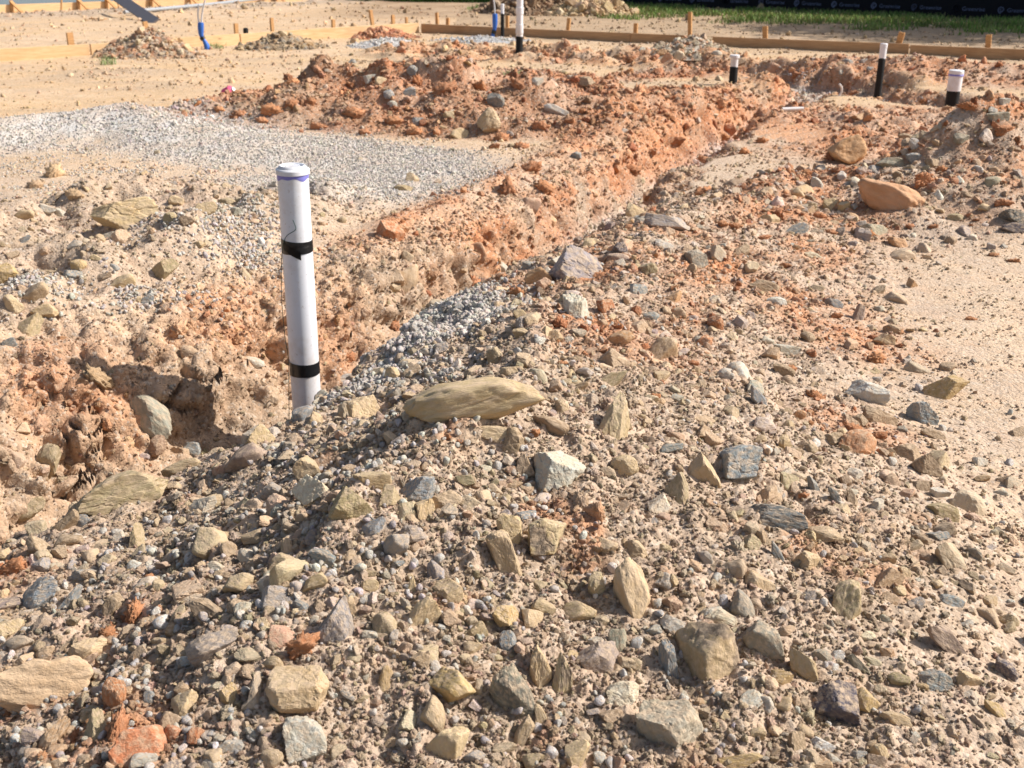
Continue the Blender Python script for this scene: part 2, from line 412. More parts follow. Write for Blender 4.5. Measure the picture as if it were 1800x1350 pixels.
def stone_material(name, bump_d, grain, dust):
    k = NT(name)
    tc = k.n('ShaderNodeTexCoord').outputs['Object']
    oi = k.n('ShaderNodeObjectInfo').outputs['Random']
    sc_ = k.n('ShaderNodeVectorMath', operation='ADD')
    cmb = k.n('ShaderNodeCombineXYZ'); mul = k.math('MULTIPLY', oi, 57.0)
    for i in range(3): k.l(mul, cmb.inputs[i])
    k.l(tc, sc_.inputs[0]); k.l(cmb.outputs[0], sc_.inputs[1]); v = sc_.outputs[0]
    at = k.n('ShaderNodeAttribute', attribute_type='INSTANCER', attribute_name='col').outputs['Color']
    n1 = k.noise(v, 3.2, 4, 0.6); n2 = k.noise(v, grain, 5, 0.7)
    mp = k.n('ShaderNodeMapping'); mp.inputs['Scale'].default_value = (1.5, 1.5, 11.0); k.l(v, mp.inputs[0])
    n3 = k.noise(mp.outputs[0], 1.6, 3, 0.6)
    c = k.mix(k.ramp(n1, 0.4, 0.65, 0.0, 0.75), at, k.mix(1.0, at, (0.86, 0.79, 0.68), 'MULTIPLY'))
    c = k.mix(k.ramp(n3, 0.5, 0.7, 0.0, 0.45), c, k.mix(1.0, c, (1.22, 1.22, 1.2), 'MULTIPLY'))
    c = k.mix(k.ramp(n2, 0.58, 0.72, 0.0, 0.45), c, k.mix(1.0, c, (0.68, 0.64, 0.6), 'MULTIPLY'))
    pt = k.n('ShaderNodeAttribute', attribute_type='INSTANCER', attribute_name='patch').outputs['Fac']
    np_ = k.noise(v, 1.7, 3, 0.55)
    c = k.mix(k.math('MULTIPLY', k.ramp(np_, 0.50, 0.56, 0.0, 1.0), pt), c, L(70, 62, 66))
    gn = k.n('ShaderNodeNewGeometry'); sx = k.n('ShaderNodeSeparateXYZ'); k.l(gn.outputs['Normal'], sx.inputs[0])
    nd = k.noise(v, 7.5, 4, 0.65)
    d = k.math('MULTIPLY', k.ramp(sx.outputs[2], -0.2, 0.8, 0.35, 1.0), k.ramp(nd, 0.42, 0.62, 0.0, dust))
    c = k.mix(d, c, L(198, 172, 142))
    k.col(c); k.rough(0.85)
    h = k.math('ADD', k.math('MULTIPLY', n1, 0.8), k.math('MULTIPLY', n2, 0.45))
    h = k.math('ADD', h, k.math('MULTIPLY', n3, 0.5))
    k.bump(h, 0.8, bump_d)
    return k.m
MAT['stone'] = stone_material('stone', 0.008, 16.0, 0.8)
MAT['clod'] = stone_material('clay_clod', 0.012, 9.0, 0.25)

def simple(name, col, rough=0.6, spec=0.3, nscale=30.0, namt=0.2, bump=0.0):
    k = NT(name); k.b.inputs['Specular IOR Level'].default_value = spec
    tc = k.n('ShaderNodeTexCoord').outputs['Object']
    n = k.noise(tc, nscale, 4, 0.6)
    k.col(k.mix(k.ramp(n, 0.35, 0.7, 0.0, namt), col, tuple(c * 0.55 for c in col))); k.rough(rough)
    if bump: k.bump(n, 0.6, bump)
    return k.m
# ------------------------------------------------------------------ helpers for things
def link(name, me, mat=None, parent=None):
    o = bpy.data.objects.new(name, me); COL.objects.link(o)
    if mat is not None:
        me.materials.clear(); me.materials.append(mat)
    if parent is not None: o.parent = parent
    return o
def tag(o, label=None, cat=None, group=None, kind=None):
    if label: o['label'] = label
    if cat: o['category'] = cat
    if group: o['group'] = group
    if kind: o['kind'] = kind
    return o
def thing(name, label, cat, loc, rot=(0, 0, 0), group=None):
    o = bpy.data.objects.new(name, None); COL.objects.link(o)
    o.empty_display_size = 0.1; o.location = loc; o.rotation_euler = rot
    return tag(o, label, cat, group)

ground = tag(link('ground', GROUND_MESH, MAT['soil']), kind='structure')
GBVH = BVHTree.FromPolygons(TP.reshape(-1, 3).tolist(), ground_faces.tolist()) if True else None
def gz(x, y):
    h = GBVH.ray_cast(Vector((x, y, 3.0)), Vector((0, 0, -1)))
    return h[0].z if h[0] is not None else 0.0
# ------------------------------------------------------------------ mesh builders
def bm_mesh(name, bm, mat, smooth=False):
    me = bpy.data.meshes.new(name); bm.normal_update(); bm.to_mesh(me); bm.free()
    for p in me.polygons: p.use_smooth = smooth
    if smooth: me.set_sharp_from_angle(angle=math.radians(35))
    me.materials.append(mat); return me
def part(name, bm, mat, parent=None, smooth=False):
    o = bpy.data.objects.new(name, bm_mesh(name, bm, mat, smooth)); COL.objects.link(o)
    if parent is not None: o.parent = parent
    return o
def add_box(bm, c, s, rot=None, bev=0.0):
    r = bmesh.ops.create_cube(bm, size=1.0)
    M = Matrix.Translation(c) @ (rot.to_4x4() if rot is not None else Matrix()) @ Matrix.Diagonal((*s, 1))
    bmesh.ops.transform(bm, matrix=M, verts=r['verts'])
    if bev: bmesh.ops.bevel(bm, geom=list({e for v in r['verts'] for e in v.link_edges}), offset=bev, segments=2, affect='EDGES')
def add_lathe(bm, prof, seg=40, cx=0.0, cy=0.0, jitter=None):
    rings = []
    for k, (r, z) in enumerate(prof):
        if r < 1e-6: rings.append([bm.verts.new((cx, cy, z))]); continue
        rings.append([bm.verts.new((cx + r * math.cos(2 * math.pi * i / seg), cy + r * math.sin(2 * math.pi * i / seg), z + (jitter(k, i / seg) if jitter else 0))) for i in range(seg)])
    for a, b in zip(rings[:-1], rings[1:]):
        for i in range(seg):
            j = (i + 1) % seg
            if len(a) == 1 and len(b) == 1: continue
            if len(a) == 1: bm.faces.new((a[0], b[j], b[i]))
            elif len(b) == 1: bm.faces.new((a[i], a[j], b[0]))
            else: bm.faces.new((a[i], a[j], b[j], b[i]))
    bmesh.ops.recalc_face_normals(bm, faces=bm.faces[:])
def add_tube(bm, pts, r, seg=10, taper=None):
    pts = [Vector(p) for p in pts]; rings = []
    up = Vector((0.3, 0.9, 0.2))
    for k, p in enumerate(pts):
        t = (pts[min(k + 1, len(pts) - 1)] - pts[max(k - 1, 0)]).normalized()
        a = t.cross(up).normalized(); b = t.cross(a)
        rad = r if taper is None else r * taper[k]
        rings.append([bm.verts.new(p + (a * math.cos(2 * math.pi * i / seg) + b * math.sin(2 * math.pi * i / seg)) * rad) for i in range(seg)])
    for a, b in zip(rings[:-1], rings[1:]):
        for i in range(seg): bm.faces.new((a[i], a[(i + 1) % seg], b[(i + 1) % seg], b[i]))
    bm.faces.new(rings[0]); bm.faces.new(rings[-1])
    bmesh.ops.recalc_face_normals(bm, faces=bm.faces[:])
def curve_pts(ctrl, n=8):
    out = []; c = [Vector(p) for p in ctrl]
    for i in range(len(c) - 1):
        p0, p1, p2, p3 = c[max(i - 1, 0)], c[i], c[i + 1], c[min(i + 2, len(c) - 1)]
        for k in range(n):
            t = k / n
            out.append(0.5 * ((2 * p1) + (p2 - p0) * t + (2 * p0 - 5 * p1 + 4 * p2 - p3) * t * t + (3 * p1 - p0 - 3 * p2 + p3) * t ** 3))
    out.append(c[-1]); return out

# ------------------------------------------------------------------ materials of the built things
def pvc_material():
    k = NT('white_pvc'); k.b.inputs['Specular IOR Level'].default_value = 0.4
    tc = k.n('ShaderNodeTexCoord').outputs['Object']
    n = k.noise(tc, 14, 5, 0.65); n2 = k.noise(tc, 90, 3, 0.6)
    sx = k.n('ShaderNodeSeparateXYZ'); k.l(tc, sx.inputs[0])
    c = k.mix(k.ramp(n, 0.48, 0.72, 0.0, 0.5), (0.80, 0.79, 0.80), (0.62, 0.55, 0.47))
    c = k.mix(k.ramp(n2, 0.64, 0.72, 0.0, 0.6), c, (0.44, 0.34, 0.26))
    c = k.mix(k.math('MULTIPLY', k.ramp(sx.outputs[2], 0.6, 0.05, 0.0, 0.9), n), c, (0.55, 0.40, 0.28))
    k.col(c); k.rough(0.42); return k.m
def timber_material(name, a, b):
    k = NT(name)
    tc = k.n('ShaderNodeTexCoord').outputs['Object']
    mp = k.n('ShaderNodeMapping'); mp.inputs['Scale'].default_value = (1.2, 14.0, 14.0); k.l(tc, mp.inputs[0])
    g = k.noise(mp.outputs[0], 4.0, 5, 0.65); s = k.noise(tc, 2.3, 3, 0.6)
    vor = k.n('ShaderNodeTexVoronoi', i_Scale=2.4); mk = k.n('ShaderNodeMapping'); mk.inputs['Scale'].default_value = (0.9, 2.0, 2.6); k.l(tc, mk.inputs[0]); k.l(mk.outputs[0], vor.inputs['Vector'])
    c = k.mix(k.ramp(g, 0.35, 0.7), a, b)
    c = k.mix(k.ramp(s, 0.45, 0.75, 0.0, 0.5), c, k.mix(1.0, c, (0.7, 0.6, 0.5), 'MULTIPLY'))
    c = k.mix(k.ramp(vor.outputs['Distance'], 0.10, 0.05, 0.0, 0.75), c, (0.16, 0.08, 0.035))
    k.col(c); k.rough(0.75); k.bump(g, 0.4, 0.002); return k.m
MAT['pvc'] = pvc_material()
MAT['tape'] = simple('black_tape', (0.012, 0.012, 0.013), 0.32, 0.5, 40, 0.4, 0.003)
MAT['lagging'] = simple('black_lagging', (0.014, 0.013, 0.012), 0.75, 0.3, 25, 0.3, 0.004)
MAT['wire'] = simple('green_wire', (0.02, 0.07, 0.055), 0.5)
MAT['primer'] = simple('blue_purple_primer', (0.25, 0.24, 0.62), 0.45, 0.4, 30, 0.3)
MAT['blue'] = simple('blue_conduit', (0.035, 0.14, 0.50), 0.5, 0.4, 30, 0.3)
MAT['white_wire'] = simple('white_wire', (0.7, 0.68, 0.66), 0.5)
MAT['pine'] = timber_material('pine_board', L(224, 190, 146), L(204, 164, 116))
MAT['pine_shaded'] = timber_material('shaded_pine_board', L(196, 158, 118), L(172, 134, 96))  # darker copy of the pine, shade on the right boards put into its colour
MAT['stake'] = timber_material('hardwood_stake', L(205, 160, 108), L(176, 128, 82))
MAT['grey_paint'] = simple('grey_sheathing', (0.17, 0.155, 0.16), 0.55, 0.3, 18, 0.25)
MAT['concrete'] = simple('wet_concrete', (0.20, 0.215, 0.20), 0.22, 0.5, 6, 0.35)
MAT['pink'] = simple('pink_plastic', (0.70, 0.09, 0.19), 0.5, 0.4, 30, 0.25)
MAT['shade_cloth'] = simple('black_shade_cloth', (0.010, 0.010, 0.013), 0.8, 0.2, 80, 0.4, 0.002)
MAT['print'] = simple('slate_blue_print', (0.16, 0.18, 0.27), 0.8, 0.2, 60, 0.3)
MAT['steel'] = simple('galvanised_steel', (0.35, 0.36, 0.37), 0.45, 0.5, 20, 0.3)
def leaf_material(name, a, b):
    k = NT(name); oi = k.n('ShaderNodeVertexColor', layer_name='Col').outputs[0]
    k.col(oi); k.rough(0.6); k.b.inputs['Specular IOR Level'].default_value = 0.25; return k.m
MAT['grass'] = leaf_material('grass_blades', None, None)

# ------------------------------------------------------------------ the white drain pipe in the trench
R0 = 0.0545
px_, py_ = -0.782, 4.0; pz_ = gz(px_, py_) - 0.05; top = 0.671
t = thing('drain_pipe', 'tall white capped drain pipe with black tape bands standing in the trench', 'pipe', (px_, py_, pz_), (math.radians(0.4), math.radians(0.6), 0))
Hh = top - pz_
bm = bmesh.new(); add_lathe(bm, [(R0 - 0.004, 0), (R0, 0.0), (R0, Hh - 0.03), (R0 - 0.004, Hh - 0.03), (R0 - 0.004, 0)], 64); part('pipe', bm, MAT['pvc'], t, True)
cp = None
bm = bmesh.new(); add_lathe(bm, [(R0 + 0.001, Hh - 0.042), (R0 + 0.0045, Hh - 0.040), (R0 + 0.0045, Hh - 0.026), (R0 + 0.0015, Hh - 0.022), (R0 - 0.004, Hh - 0.021), (R0 - 0.007, Hh - 0.014), (R0 - 0.010, Hh - 0.011), (R0 - 0.014, Hh - 0.012), (R0 - 0.017, Hh - 0.018), (R0 - 0.020, Hh - 0.022), (0, Hh - 0.022)], 64); cp = part('cap', bm, MAT['pvc'], t, True)
bm = bmesh.new(); add_lathe(bm, [(R0 + 0.0004, Hh - 0.056), (R0 + 0.0012, Hh - 0.052), (R0 + 0.0012, Hh - 0.0405), (R0 + 0.0004, Hh - 0.0405)], 64, jitter=lambda k, f: (0.004 * math.sin(f * 19) + 0.003 * math.sin(f * 41)) if k < 2 else 0); part('primer_ring', bm, MAT['primer'], cp, True)
bm = bmesh.new(); add_box(bm, (0.0, 0.0, Hh - 0.016), (0.055, 0.010, 0.014), Matrix.Rotation(0.3, 3, 'Z'), 0.003); part('cap_grip', bm, MAT['pvc'], cp)
def band(z0, z1, tilt, turns, nm='tape_band'):
    bm = bmesh.new(); seg = 64; rows = 6; vs = []
    for rI in range(rows + 1):
        f = rI / rows; ring = []
        for i in range(seg):
            a = 2 * math.pi * i / seg
            zz = z0 + (z1 - z0) * f + tilt * R0 * math.cos(a - 2.6) * (1 if f > 0.5 else -0.4)
            rad = R0 + 0.0012 + 0.0014 * abs(math.sin(f * math.pi * turns + 0.7 * math.sin(a * 2)))
            ring.append(bm.verts.new((rad * math.cos(a), rad * math.sin(a), zz)))
        vs.append(ring)
    for a, b in zip(vs[:-1], vs[1:]):
        for i in range(seg): bm.faces.new((a[i], a[(i + 1) % seg], b[(i + 1) % seg], b[i]))
    return part(nm, bm, MAT['tape'], t, True)
def pz_at(v): 
    b = (v - 675) / 2000.0; return 1.4 + (-math.sin(PITCH) - b * math.cos(PITCH)) * 3.945 / (math.cos(PITCH) - b * math.sin(PITCH)) - pz_
zb0, zb1 = pz_at(448), pz_at(424)
tb = band(zb0, zb1, 0.10, 2)
tb['label'] = 'upper black tape band with a loose folded end'
band(pz_at(664), pz_at(641), 0.05, 4)
bm = bmesh.new()                                   # loose end of the tape
g0 = []
for q in range(9):
    f = q / 8.0; a = -2.35 + 1.15 * f; rad = R0 + 0.003 + 0.007 * max(0, f - 0.45) ** 1.2 + 0.001
    zc = (zb0 + zb1) / 2 + 0.006 - 0.035 * f
    g0.append([bm.verts.new((rad * math.cos(a), rad * math.sin(a), zc + s_ * 0.014)) for s_ in (-1, 1)])
for a_, b_ in zip(g0[:-1], g0[1:]): bm.faces.new((a_[0], b_[0], b_[1], a_[1]))
bmesh.ops.solidify(bm, geom=bm.faces[:], thickness=0.0012)
part('tape_tail', bm, MAT['tape'], tb, True)
def on_pipe(a, z, o=0.004): return ((R0 + o) * math.cos(a), (R0 + o) * math.sin(a), z)
bm = bmesh.new(); aL = math.pi + 0.25
ctrl = [on_pipe(aL, 0.02, 0.012), on_pipe(aL, 0.15, 0.016), on_pipe(aL + 0.05, pz_at(640), 0.004), on_pipe(aL, pz_at(600), 0.010), on_pipe(aL, pz_at(540), 0.013), on_pipe(aL, pz_at(480), 0.007), on_pipe(aL + 0.2, pz_at(450), 0.003), on_pipe(-2.3, pz_at(426), 0.003), on_pipe(-1.9, pz_at(412), 0.010), on_pipe(-1.45, pz_at(402), 0.018), on_pipe(-1.40, pz_at(396), 0.018), on_pipe(-1.52, pz_at(384), 0.015)]
add_tube(bm, curve_pts(ctrl, 6), 0.0013, 7); part('tracer_wire', bm, MAT['wire'], t, True)

# ------------------------------------------------------------------ the other stub pipes
def stub(label, x, y, r_low, z_split, r_up, z_top, caps, tilt=(0, 0), low='lagging'):
    z0 = gz(x, y) - 0.12
    t = thing('stub_pipe', label, 'pipe', (x, y, z0), (math.radians(tilt[0]), math.radians(tilt[1]), 0), 'capped stub pipes standing in the ground')
    bm = bmesh.new(); add_lathe(bm, [(0, 0), (r_low * 1.12, 0), (r_low * 1.06, 0.12), (r_low, 0.2), (r_low * 0.98, (z_split - z0) * 0.7), (r_low, z_split - z0), (r_up, z_split - z0 + 0.004)], 28, jitter=lambda k, f: 0.004 * math.sin(f * 12 + k) if k > 3 else 0)
    part('lagging', bm, MAT[low], t, True)
    bm = bmesh.new(); add_lathe(bm, [(r_up, z_split - z0 - 0.03), (r_up, z_top - z0 - 0.006), (r_up - 0.005, z_top - z0), (0, z_top - z0)], 28); p = part('pipe', bm, MAT['pvc'], t, True)
    for nm, za, zb, rr_, m in caps:
        bm = bmesh.new(); add_lathe(bm, [(r_up * 0.9, za - z0), (rr_, za - z0 + 0.002), (rr_, zb - z0 - 0.004), (rr_ - 0.004, zb - z0), (0, zb - z0) if zb > z_top else (r_up * 0.9, zb - z0)], 28); part(nm, bm, MAT[m], t, True)
    return t
stub('tallest white vent pipe with couplings and a black sleeved foot in the background', 0.085, 14.08, 0.043, 0.31, 0.040, 1.75, [('coupling', 0.345, 0.452, 0.0455, 'pvc'), ('coupling', 0.565, 0.645, 0.0455, 'pvc')], (0, 0.6))
stub('thin black pipe with a white top beside blue conduits near the board corner', -0.14, 17.5, 0.027, 0.365, 0.025, 0.50, [('cap', 0.485, 0.505, 0.027, 'pvc')])
stub('short black sleeved pipe with a flanged white cap beside the red clay heap', 2.21, 11.7, 0.041, 0.205, 0.037, 0.31, [('cap', 0.292, 0.322, 0.050, 'pvc')])
stub('slim black sleeved pipe with a long white top in the far trench', 3.43, 10.95, 0.033, 0.355, 0.032, 0.485, [('cap', 0.455, 0.493, 0.0345, 'pvc')], (-0.5, 1.2))
w4 = stub('thick black sleeved pipe with a white cap and blue ring at right', 3.895, 10.3, 0.058, 0.175, 0.060, 0.305, [('cap', 0.29, 0.322, 0.064, 'pvc'), ('blue_ring', 0.272, 0.288, 0.0655, 'primer')], (0, 0.8))

# blue conduits with wires
def conduit(label, base, ctrl, split, wires):
    t = thing('blue_conduit', label, 'conduit', base, (0, 0, 0), 'blue conduits rising from the ground')
    c = curve_pts(ctrl, 6); k = int(len(c) * split)
    n = len(c[:k + 1]); bm = bmesh.new(); add_tube(bm, c[:k + 1], 0.032, 12, [1.0 + 0.25 * math.sin(i * 0.5) for i in range(n)]); part('sheath', bm, MAT['blue'], t, True)
    bm = bmesh.new(); add_tube(bm, c[k // 2:k // 2 + 3], 0.036, 12); part('tape_band', bm, MAT['tape'], t, True)
    for wpts in wires:
        bm = bmesh.new(); add_tube(bm, curve_pts(wpts, 6), 0.011, 8); part('wire', bm, MAT['white_wire'], t, True)
    return t
conduit('blue taped conduit with two white wires in front of the left board', (-4.06, 15.62, -0.05), [(0.05, 0, 0), (0.02, 0, 0.15), (-0.03, 0, 0.26), (-0.02, 0, 0.42)], 1.0,
        [[(-0.035, 0, 0.38), (-0.05, 0, 0.5), (-0.03, 0, 0.62), (-0.02, 0.02, 0.64)], [(-0.01, 0, 0.38), (0.0, 0, 0.5), (0.05, 0, 0.66), (0.10, 0, 0.80)]])
conduit('blue bundled conduit leaning beside the thin pipe near the board corner', (-0.30, 17.45, -0.05), [(-0.06, 0, 0), (0.0, 0, 0.08), (0.045, 0, 0.22), (0.05, 0, 0.42)], 1.0,
        [[(0.05, 0, 0.40), (0.045, 0, 0.52), (0.02, 0, 0.72)]])

# ------------------------------------------------------------------ timber edge boards and stakes
def board(label, a, b, z0, h, th, mat, group, nm='edge_board'):
    a = Vector((a[0], a[1], 0)); b = Vector((b[0], b[1], 0)); d = b - a; Ln = d.length
    o_rot = math.atan2(d.y, d.x)
    bm = bmesh.new(); n = 14; prof = [(-th / 2, z0), (th / 2, z0), (th / 2, z0 + h), (-th / 2, z0 + h)]; rings = []
    rb = random.Random(label)
    ph = rb.uniform(0, 6)
    for i in range(n + 1):
        x = Ln * i / n; dy = 0.008 * math.sin(ph + x * 1.3); dz = 0.006 * math.sin(ph * 2 + x * 0.9)
        rings.append([bm.verts.new((x, y_ + dy, z_ + dz)) for y_, z_ in prof])
    for r0, r1 in zip(rings[:-1], rings[1:]):
        for i in range(4): bm.faces.new((r0[i], r1[i], r1[(i + 1) % 4], r0[(i + 1) % 4]))
    bm.faces.new(rings[0]); bm.faces.new(rings[-1][::-1]); bmesh.ops.recalc_face_normals(bm, faces=bm.faces[:])
    bmesh.ops.bevel(bm, geom=[e for e in bm.edges if e.calc_face_angle(0) > 1.0], offset=0.003, segments=1, affect='EDGES')
    o = part(nm, bm, MAT[mat]); o.location = a; o.rotation_euler = (0, 0, o_rot)
    return tag(o, label, 'board', group)
GB = 'timber edge boards round the slab area'
LB = [((-9.0, 11.55), (-5.26, 14.69)), ((-5.245, 14.705), (-3.755, 16.295)), ((-3.74, 16.31), (-1.46, 18.49))]
RB = [((-1.40, 18.48), (1.675, 16.725)), ((1.69, 16.715), (4.99, 14.855)), ((5.005, 14.845), (9.4, 12.38))]
for (a, b), lb in zip(LB, ('pale pine edge board running out at the left edge of the picture', 'pale pine edge board behind the blue taped conduit and soil heap', 'pale pine edge board meeting the far corner from the left')):
    board(lb, a, b, 0.01, 0.165, 0.036, 'pine', GB)
for (a, b), lb in zip(RB, ('brown edge board running right from the far corner behind the tall vent pipe', 'brown edge board in the right background behind the flanged pipe', 'brown edge board running out at the right edge behind the rubble heap')):
    board(lb, a, b, 0.0, 0.160, 0.036, 'pine_shaded', GB)
def stake(label, x, y, ztop, w, th, tilt, rz, mat='stake'):
    bm = bmesh.new(); zb = -0.12
    vs = []
    for z, k in ((zb, 0.15), (zb + 0.1, 1.0), (ztop * 0.98, 1.0), (ztop, 0.94)):
        vs.append([bm.verts.new((sx * w / 2 * k, sy * th / 2 * k, z)) for sx, sy in ((-1, -1), (1, -1), (1, 1), (-1, 1))])
    for a, b in zip(vs[:-1], vs[1:]):
        for i in range(4): bm.faces.new((a[i], a[(i + 1) % 4], b[(i + 1) % 4], b[i]))
    bm.faces.new(vs[0][::-1]); bm.faces.new(vs[-1])
    o = part('stake', bm, MAT[mat]); o.location = (x, y, 0); o.rotation_euler = (math.radians(tilt[0]), math.radians(tilt[1]), rz)
    return tag(o, label, 'stake', 'wooden stakes holding the edge boards')
aL_ = math.atan2(1, 1.0); aR_ = math.atan2(-0.49, 0.87)
SL = [(131, -5.45, 14.62, .318, .075, (0, 0), 'grey-faced wooden stake at the first joint of the left board'), (268, -4.71, 15.40, .40, .06, (0, -6), 'stake leaning behind the soil heap at the left board'),
      (421, -3.80, 16.36, .31, .055, (0, 1), 'stake at the joint right of the blue taped conduit'), (485, -3.38, 16.76, .36, .045, (0, 0), 'thin tall stake behind the second small heap'),
      (592, -2.63, 17.48, .29, .05, (0, 2), 'stake midway along the last left board'), (663, -2.09, 17.98, .40, .05, (0, -7), 'leaning stake nearest the far corner on the tall side'),
      (697, -1.82, 18.23, .31, .05, (0, 0), 'square stake second left of the far board corner'), (718, -1.63, 18.41, .265, .035, (0, 0), 'short thin stake just left of the far board corner')]
for u_, x, y, zt, w_, tl, lb in SL: stake(lb, x, y, zt, w_, 0.035, tl, aL_, 'grey_stake' if u_ == 131 and 'grey_stake' in MAT else 'stake')
SR = [(-1.15, 18.42, .33, .045, (0, -2), 'stake just right of the far board corner'), (-1.0, 18.34, .26, .05, (0, 4), 'short stake second right of the far board corner'),
      (-0.07, 17.80, .325, .05, (0, 0), 'stake behind the thin black pipe'), (0.80, 17.30, .325, .05, (0, 6), 'stake right of the tall vent pipe'),
      (1.74, 16.76, .285, .055, (0, 1), 'stake at the joint of the right boards'), (2.46, 16.36, .46, .05, (0, -3), 'tallest stake on the right board'),
      (3.39, 15.83, .31, .065, (0, -4), 'pale stake right of the flanged white cap'), (4.87, 15.00, .30, .075, (0, 11), 'stake tilting right behind the slim capped pipe'),
      (5.83, 14.46, .305, .065, (0, -3), 'last stake toward the right edge')]
for x, y, zt, w_, tl, lb in SR: stake(lb, x, y, zt, w_, 0.035, tl, aR_)

# ------------------------------------------------------------------ second slab with its formwork, far left
FA, FB = (-11.5, 21.8), (-4.9, 28.2)
FD = (Vector(FB) - Vector(FA)).normalized(); FNv = Vector((FD.y, -FD.x))          # towards the camera
bm = bmesh.new()
Q = [Vector(FA) - FNv * 0.04, Vector(FB) - FNv * 0.04, Vector(FB) - FNv * 9.0, Vector(FA) - FNv * 9.0]
lo = [bm.verts.new((q.x, q.y, -0.02)) for q in Q]; hi = [bm.verts.new((q.x, q.y, 0.185)) for q in Q]
bm.faces.new(hi); [bm.faces.new((lo[i], lo[(i + 1) % 4], hi[(i + 1) % 4], hi[i])) for i in range(4)]
bmesh.ops.recalc_face_normals(bm, faces=bm.faces[:])
tag(part('concrete_slab', bm, MAT['concrete']), 'wet grey concrete slab behind formwork at the top left', 'slab')
def fpt(s, o=0.0): p = Vector(FA) + FD * s + FNv * o; return p
for i, (s0, s1, lb) in enumerate(((0.0, 4.55, 'far formwork board at the left edge holding the concrete slab'), (4.57, 9.15, 'far formwork board behind the blue conduit wires'))):
    a, b = fpt(s0), fpt(s1); board(lb, a, b, 0.0, 0.19, 0.036, 'pine', 'far formwork boards holding the slab', 'formwork_board')
KL = ['leftmost far formwork brace', 'far formwork brace beside a tall leaning stick', 'far formwork brace third from the left edge', 'far formwork brace holding up the grey plank', 'far formwork brace just right of the grey plank', 'far formwork brace left of the blue conduit wires', 'far formwork brace right of the blue conduit wires']
for s_, lb in zip((2.35, 3.7, 4.3, 5.3, 6.2, 7.0, 8.4), KL):
    p = fpt(s_, 0.045)
    t = thing('formwork_brace', lb + ' of wooden stake and prop', 'brace', (p.x, p.y, 0), (0, 0, math.atan2(FD.y, FD.x)), 'wooden braces along the far formwork')
    bm = bmesh.new(); add_box(bm, (0, 0, 0.10), (0.06, 0.03, 0.34)); part('upright', bm, MAT['stake'], t)
    bm = bmesh.new(); add_box(bm, (0.08, -0.12, 0.11), (0.055, 0.03, 0.40), Matrix.Rotation(math.radians(-38), 3, 'X') @ Matrix.Rotation(math.radians(-25), 3, 'Y')); part('prop', bm, MAT['stake'], t)
# tall stick, plank and steel conduit lying about
bm = bmesh.new(); p = fpt(3.2, 0.3); add_tube(bm, [(p.x, p.y, -0.05), (p.x + 0.04, p.y, 0.2), (p.x + 0.1, p.y, 0.55)], 0.02, 6); tag(part('stick', bm, MAT['stake']), 'thin wooden stick stuck upright before the far formwork', 'stick')
a, b = Vector((-6.15, 20.5, 0.05)), Vector((-7.5, 22.8, 0.36)); d = (b - a)
rot = d.to_track_quat('X', 'Z').to_matrix()
bm = bmesh.new(); add_box(bm, (a + b) / 2, (d.length, 0.20, 0.035), rot @ Matrix.Rotation(math.radians(-35), 3, 'X'), 0.004); tag(part('plank', bm, MAT['grey_paint']), 'grey plank propped on a far formwork brace at the upper left', 'plank')
bm = bmesh.new(); add_tube(bm, [(-7.3, 22.5, 0.10), (-6.2, 25.5, 0.11), (-5.3, 28.6, 0.15), (-4.9, 30.0, 0.16)], 0.035, 10); tag(part('steel_tube', bm, MAT['steel'], None, True), 'long pale steel tube lying before the far formwork', 'tube')
bm = bmesh.new(); add_box(bm, (-7.5, 21.6, 0.03), (0.4, 0.07, 0.035), Matrix.Rotation(-0.5, 3, 'Z'), 0.004); tag(part('timber_offcut', bm, MAT['stake']), 'short wood offcut lying below the grey plank', 'offcut')

# ------------------------------------------------------------------ small litter
x, y = -2.62, 10.75; z = gz(x, y)
t = thing('paint_can', 'bright pink plastic cap lying at the left end of the red clay heap', 'cap', (x, y, z + 0.07), (math.radians(62), math.radians(20), math.radians(60)))
bm = bmesh.new(); add_lathe(bm, [(0, -0.05), (0.062, -0.05), (0.068, -0.045), (0.068, 0.06), (0.045, 0.078), (0, 0.08)], 28); part('body', bm, MAT['pink'], t, True)
bm = bmesh.new(); add_lathe(bm, [(0.0, 0.079), (0.03, 0.081), (0.03, 0.10), (0.0, 0.102)], 20); part('nozzle_collar', bm, MAT['white_wire'], t, True)
t.scale = (0.75, 0.75, 0.75); t.location.z -= 0.03
t.name = 'plastic_cap'
bm = bmesh.new(); x, y = 2.28, 9.42; z = gz(x, y) + 0.025; add_tube(bm, [(x - 0.09, y - 0.02, z), (x, y, z), (x + 0.09, y + 0.02, z)], 0.016, 12); tag(part('pipe_offcut', bm, MAT['pvc'], None, True), 'short white pipe offcut lying on the trench lip', 'pipe offcut')
bm = bmesh.new(); x, y = 3.02, 10.75; z = gz(x, y) + 0.02; add_tube(bm, [(x, y, z), (x + 0.02, y, z + 0.04), (x + 0.015, y, z + 0.08), (x - 0.01, y, z + 0.11)], 0.010, 8); tag(part('pipe_scrap', bm, MAT['pvc'], None, True), 'small curled white plastic scrap in the far trench', 'scrap')
bm = bmesh.new(); x, y = -3.68, 16.42; add_lathe(bm, [(0, 0.0), (0.03, 0.0), (0.035, 0.22), (0.03, 0.245), (0, 0.25)], 16, x, y); tag(part('pipe_end', bm, MAT['lagging'], None, True), 'small black pipe end poking up behind the left board', 'pipe end')

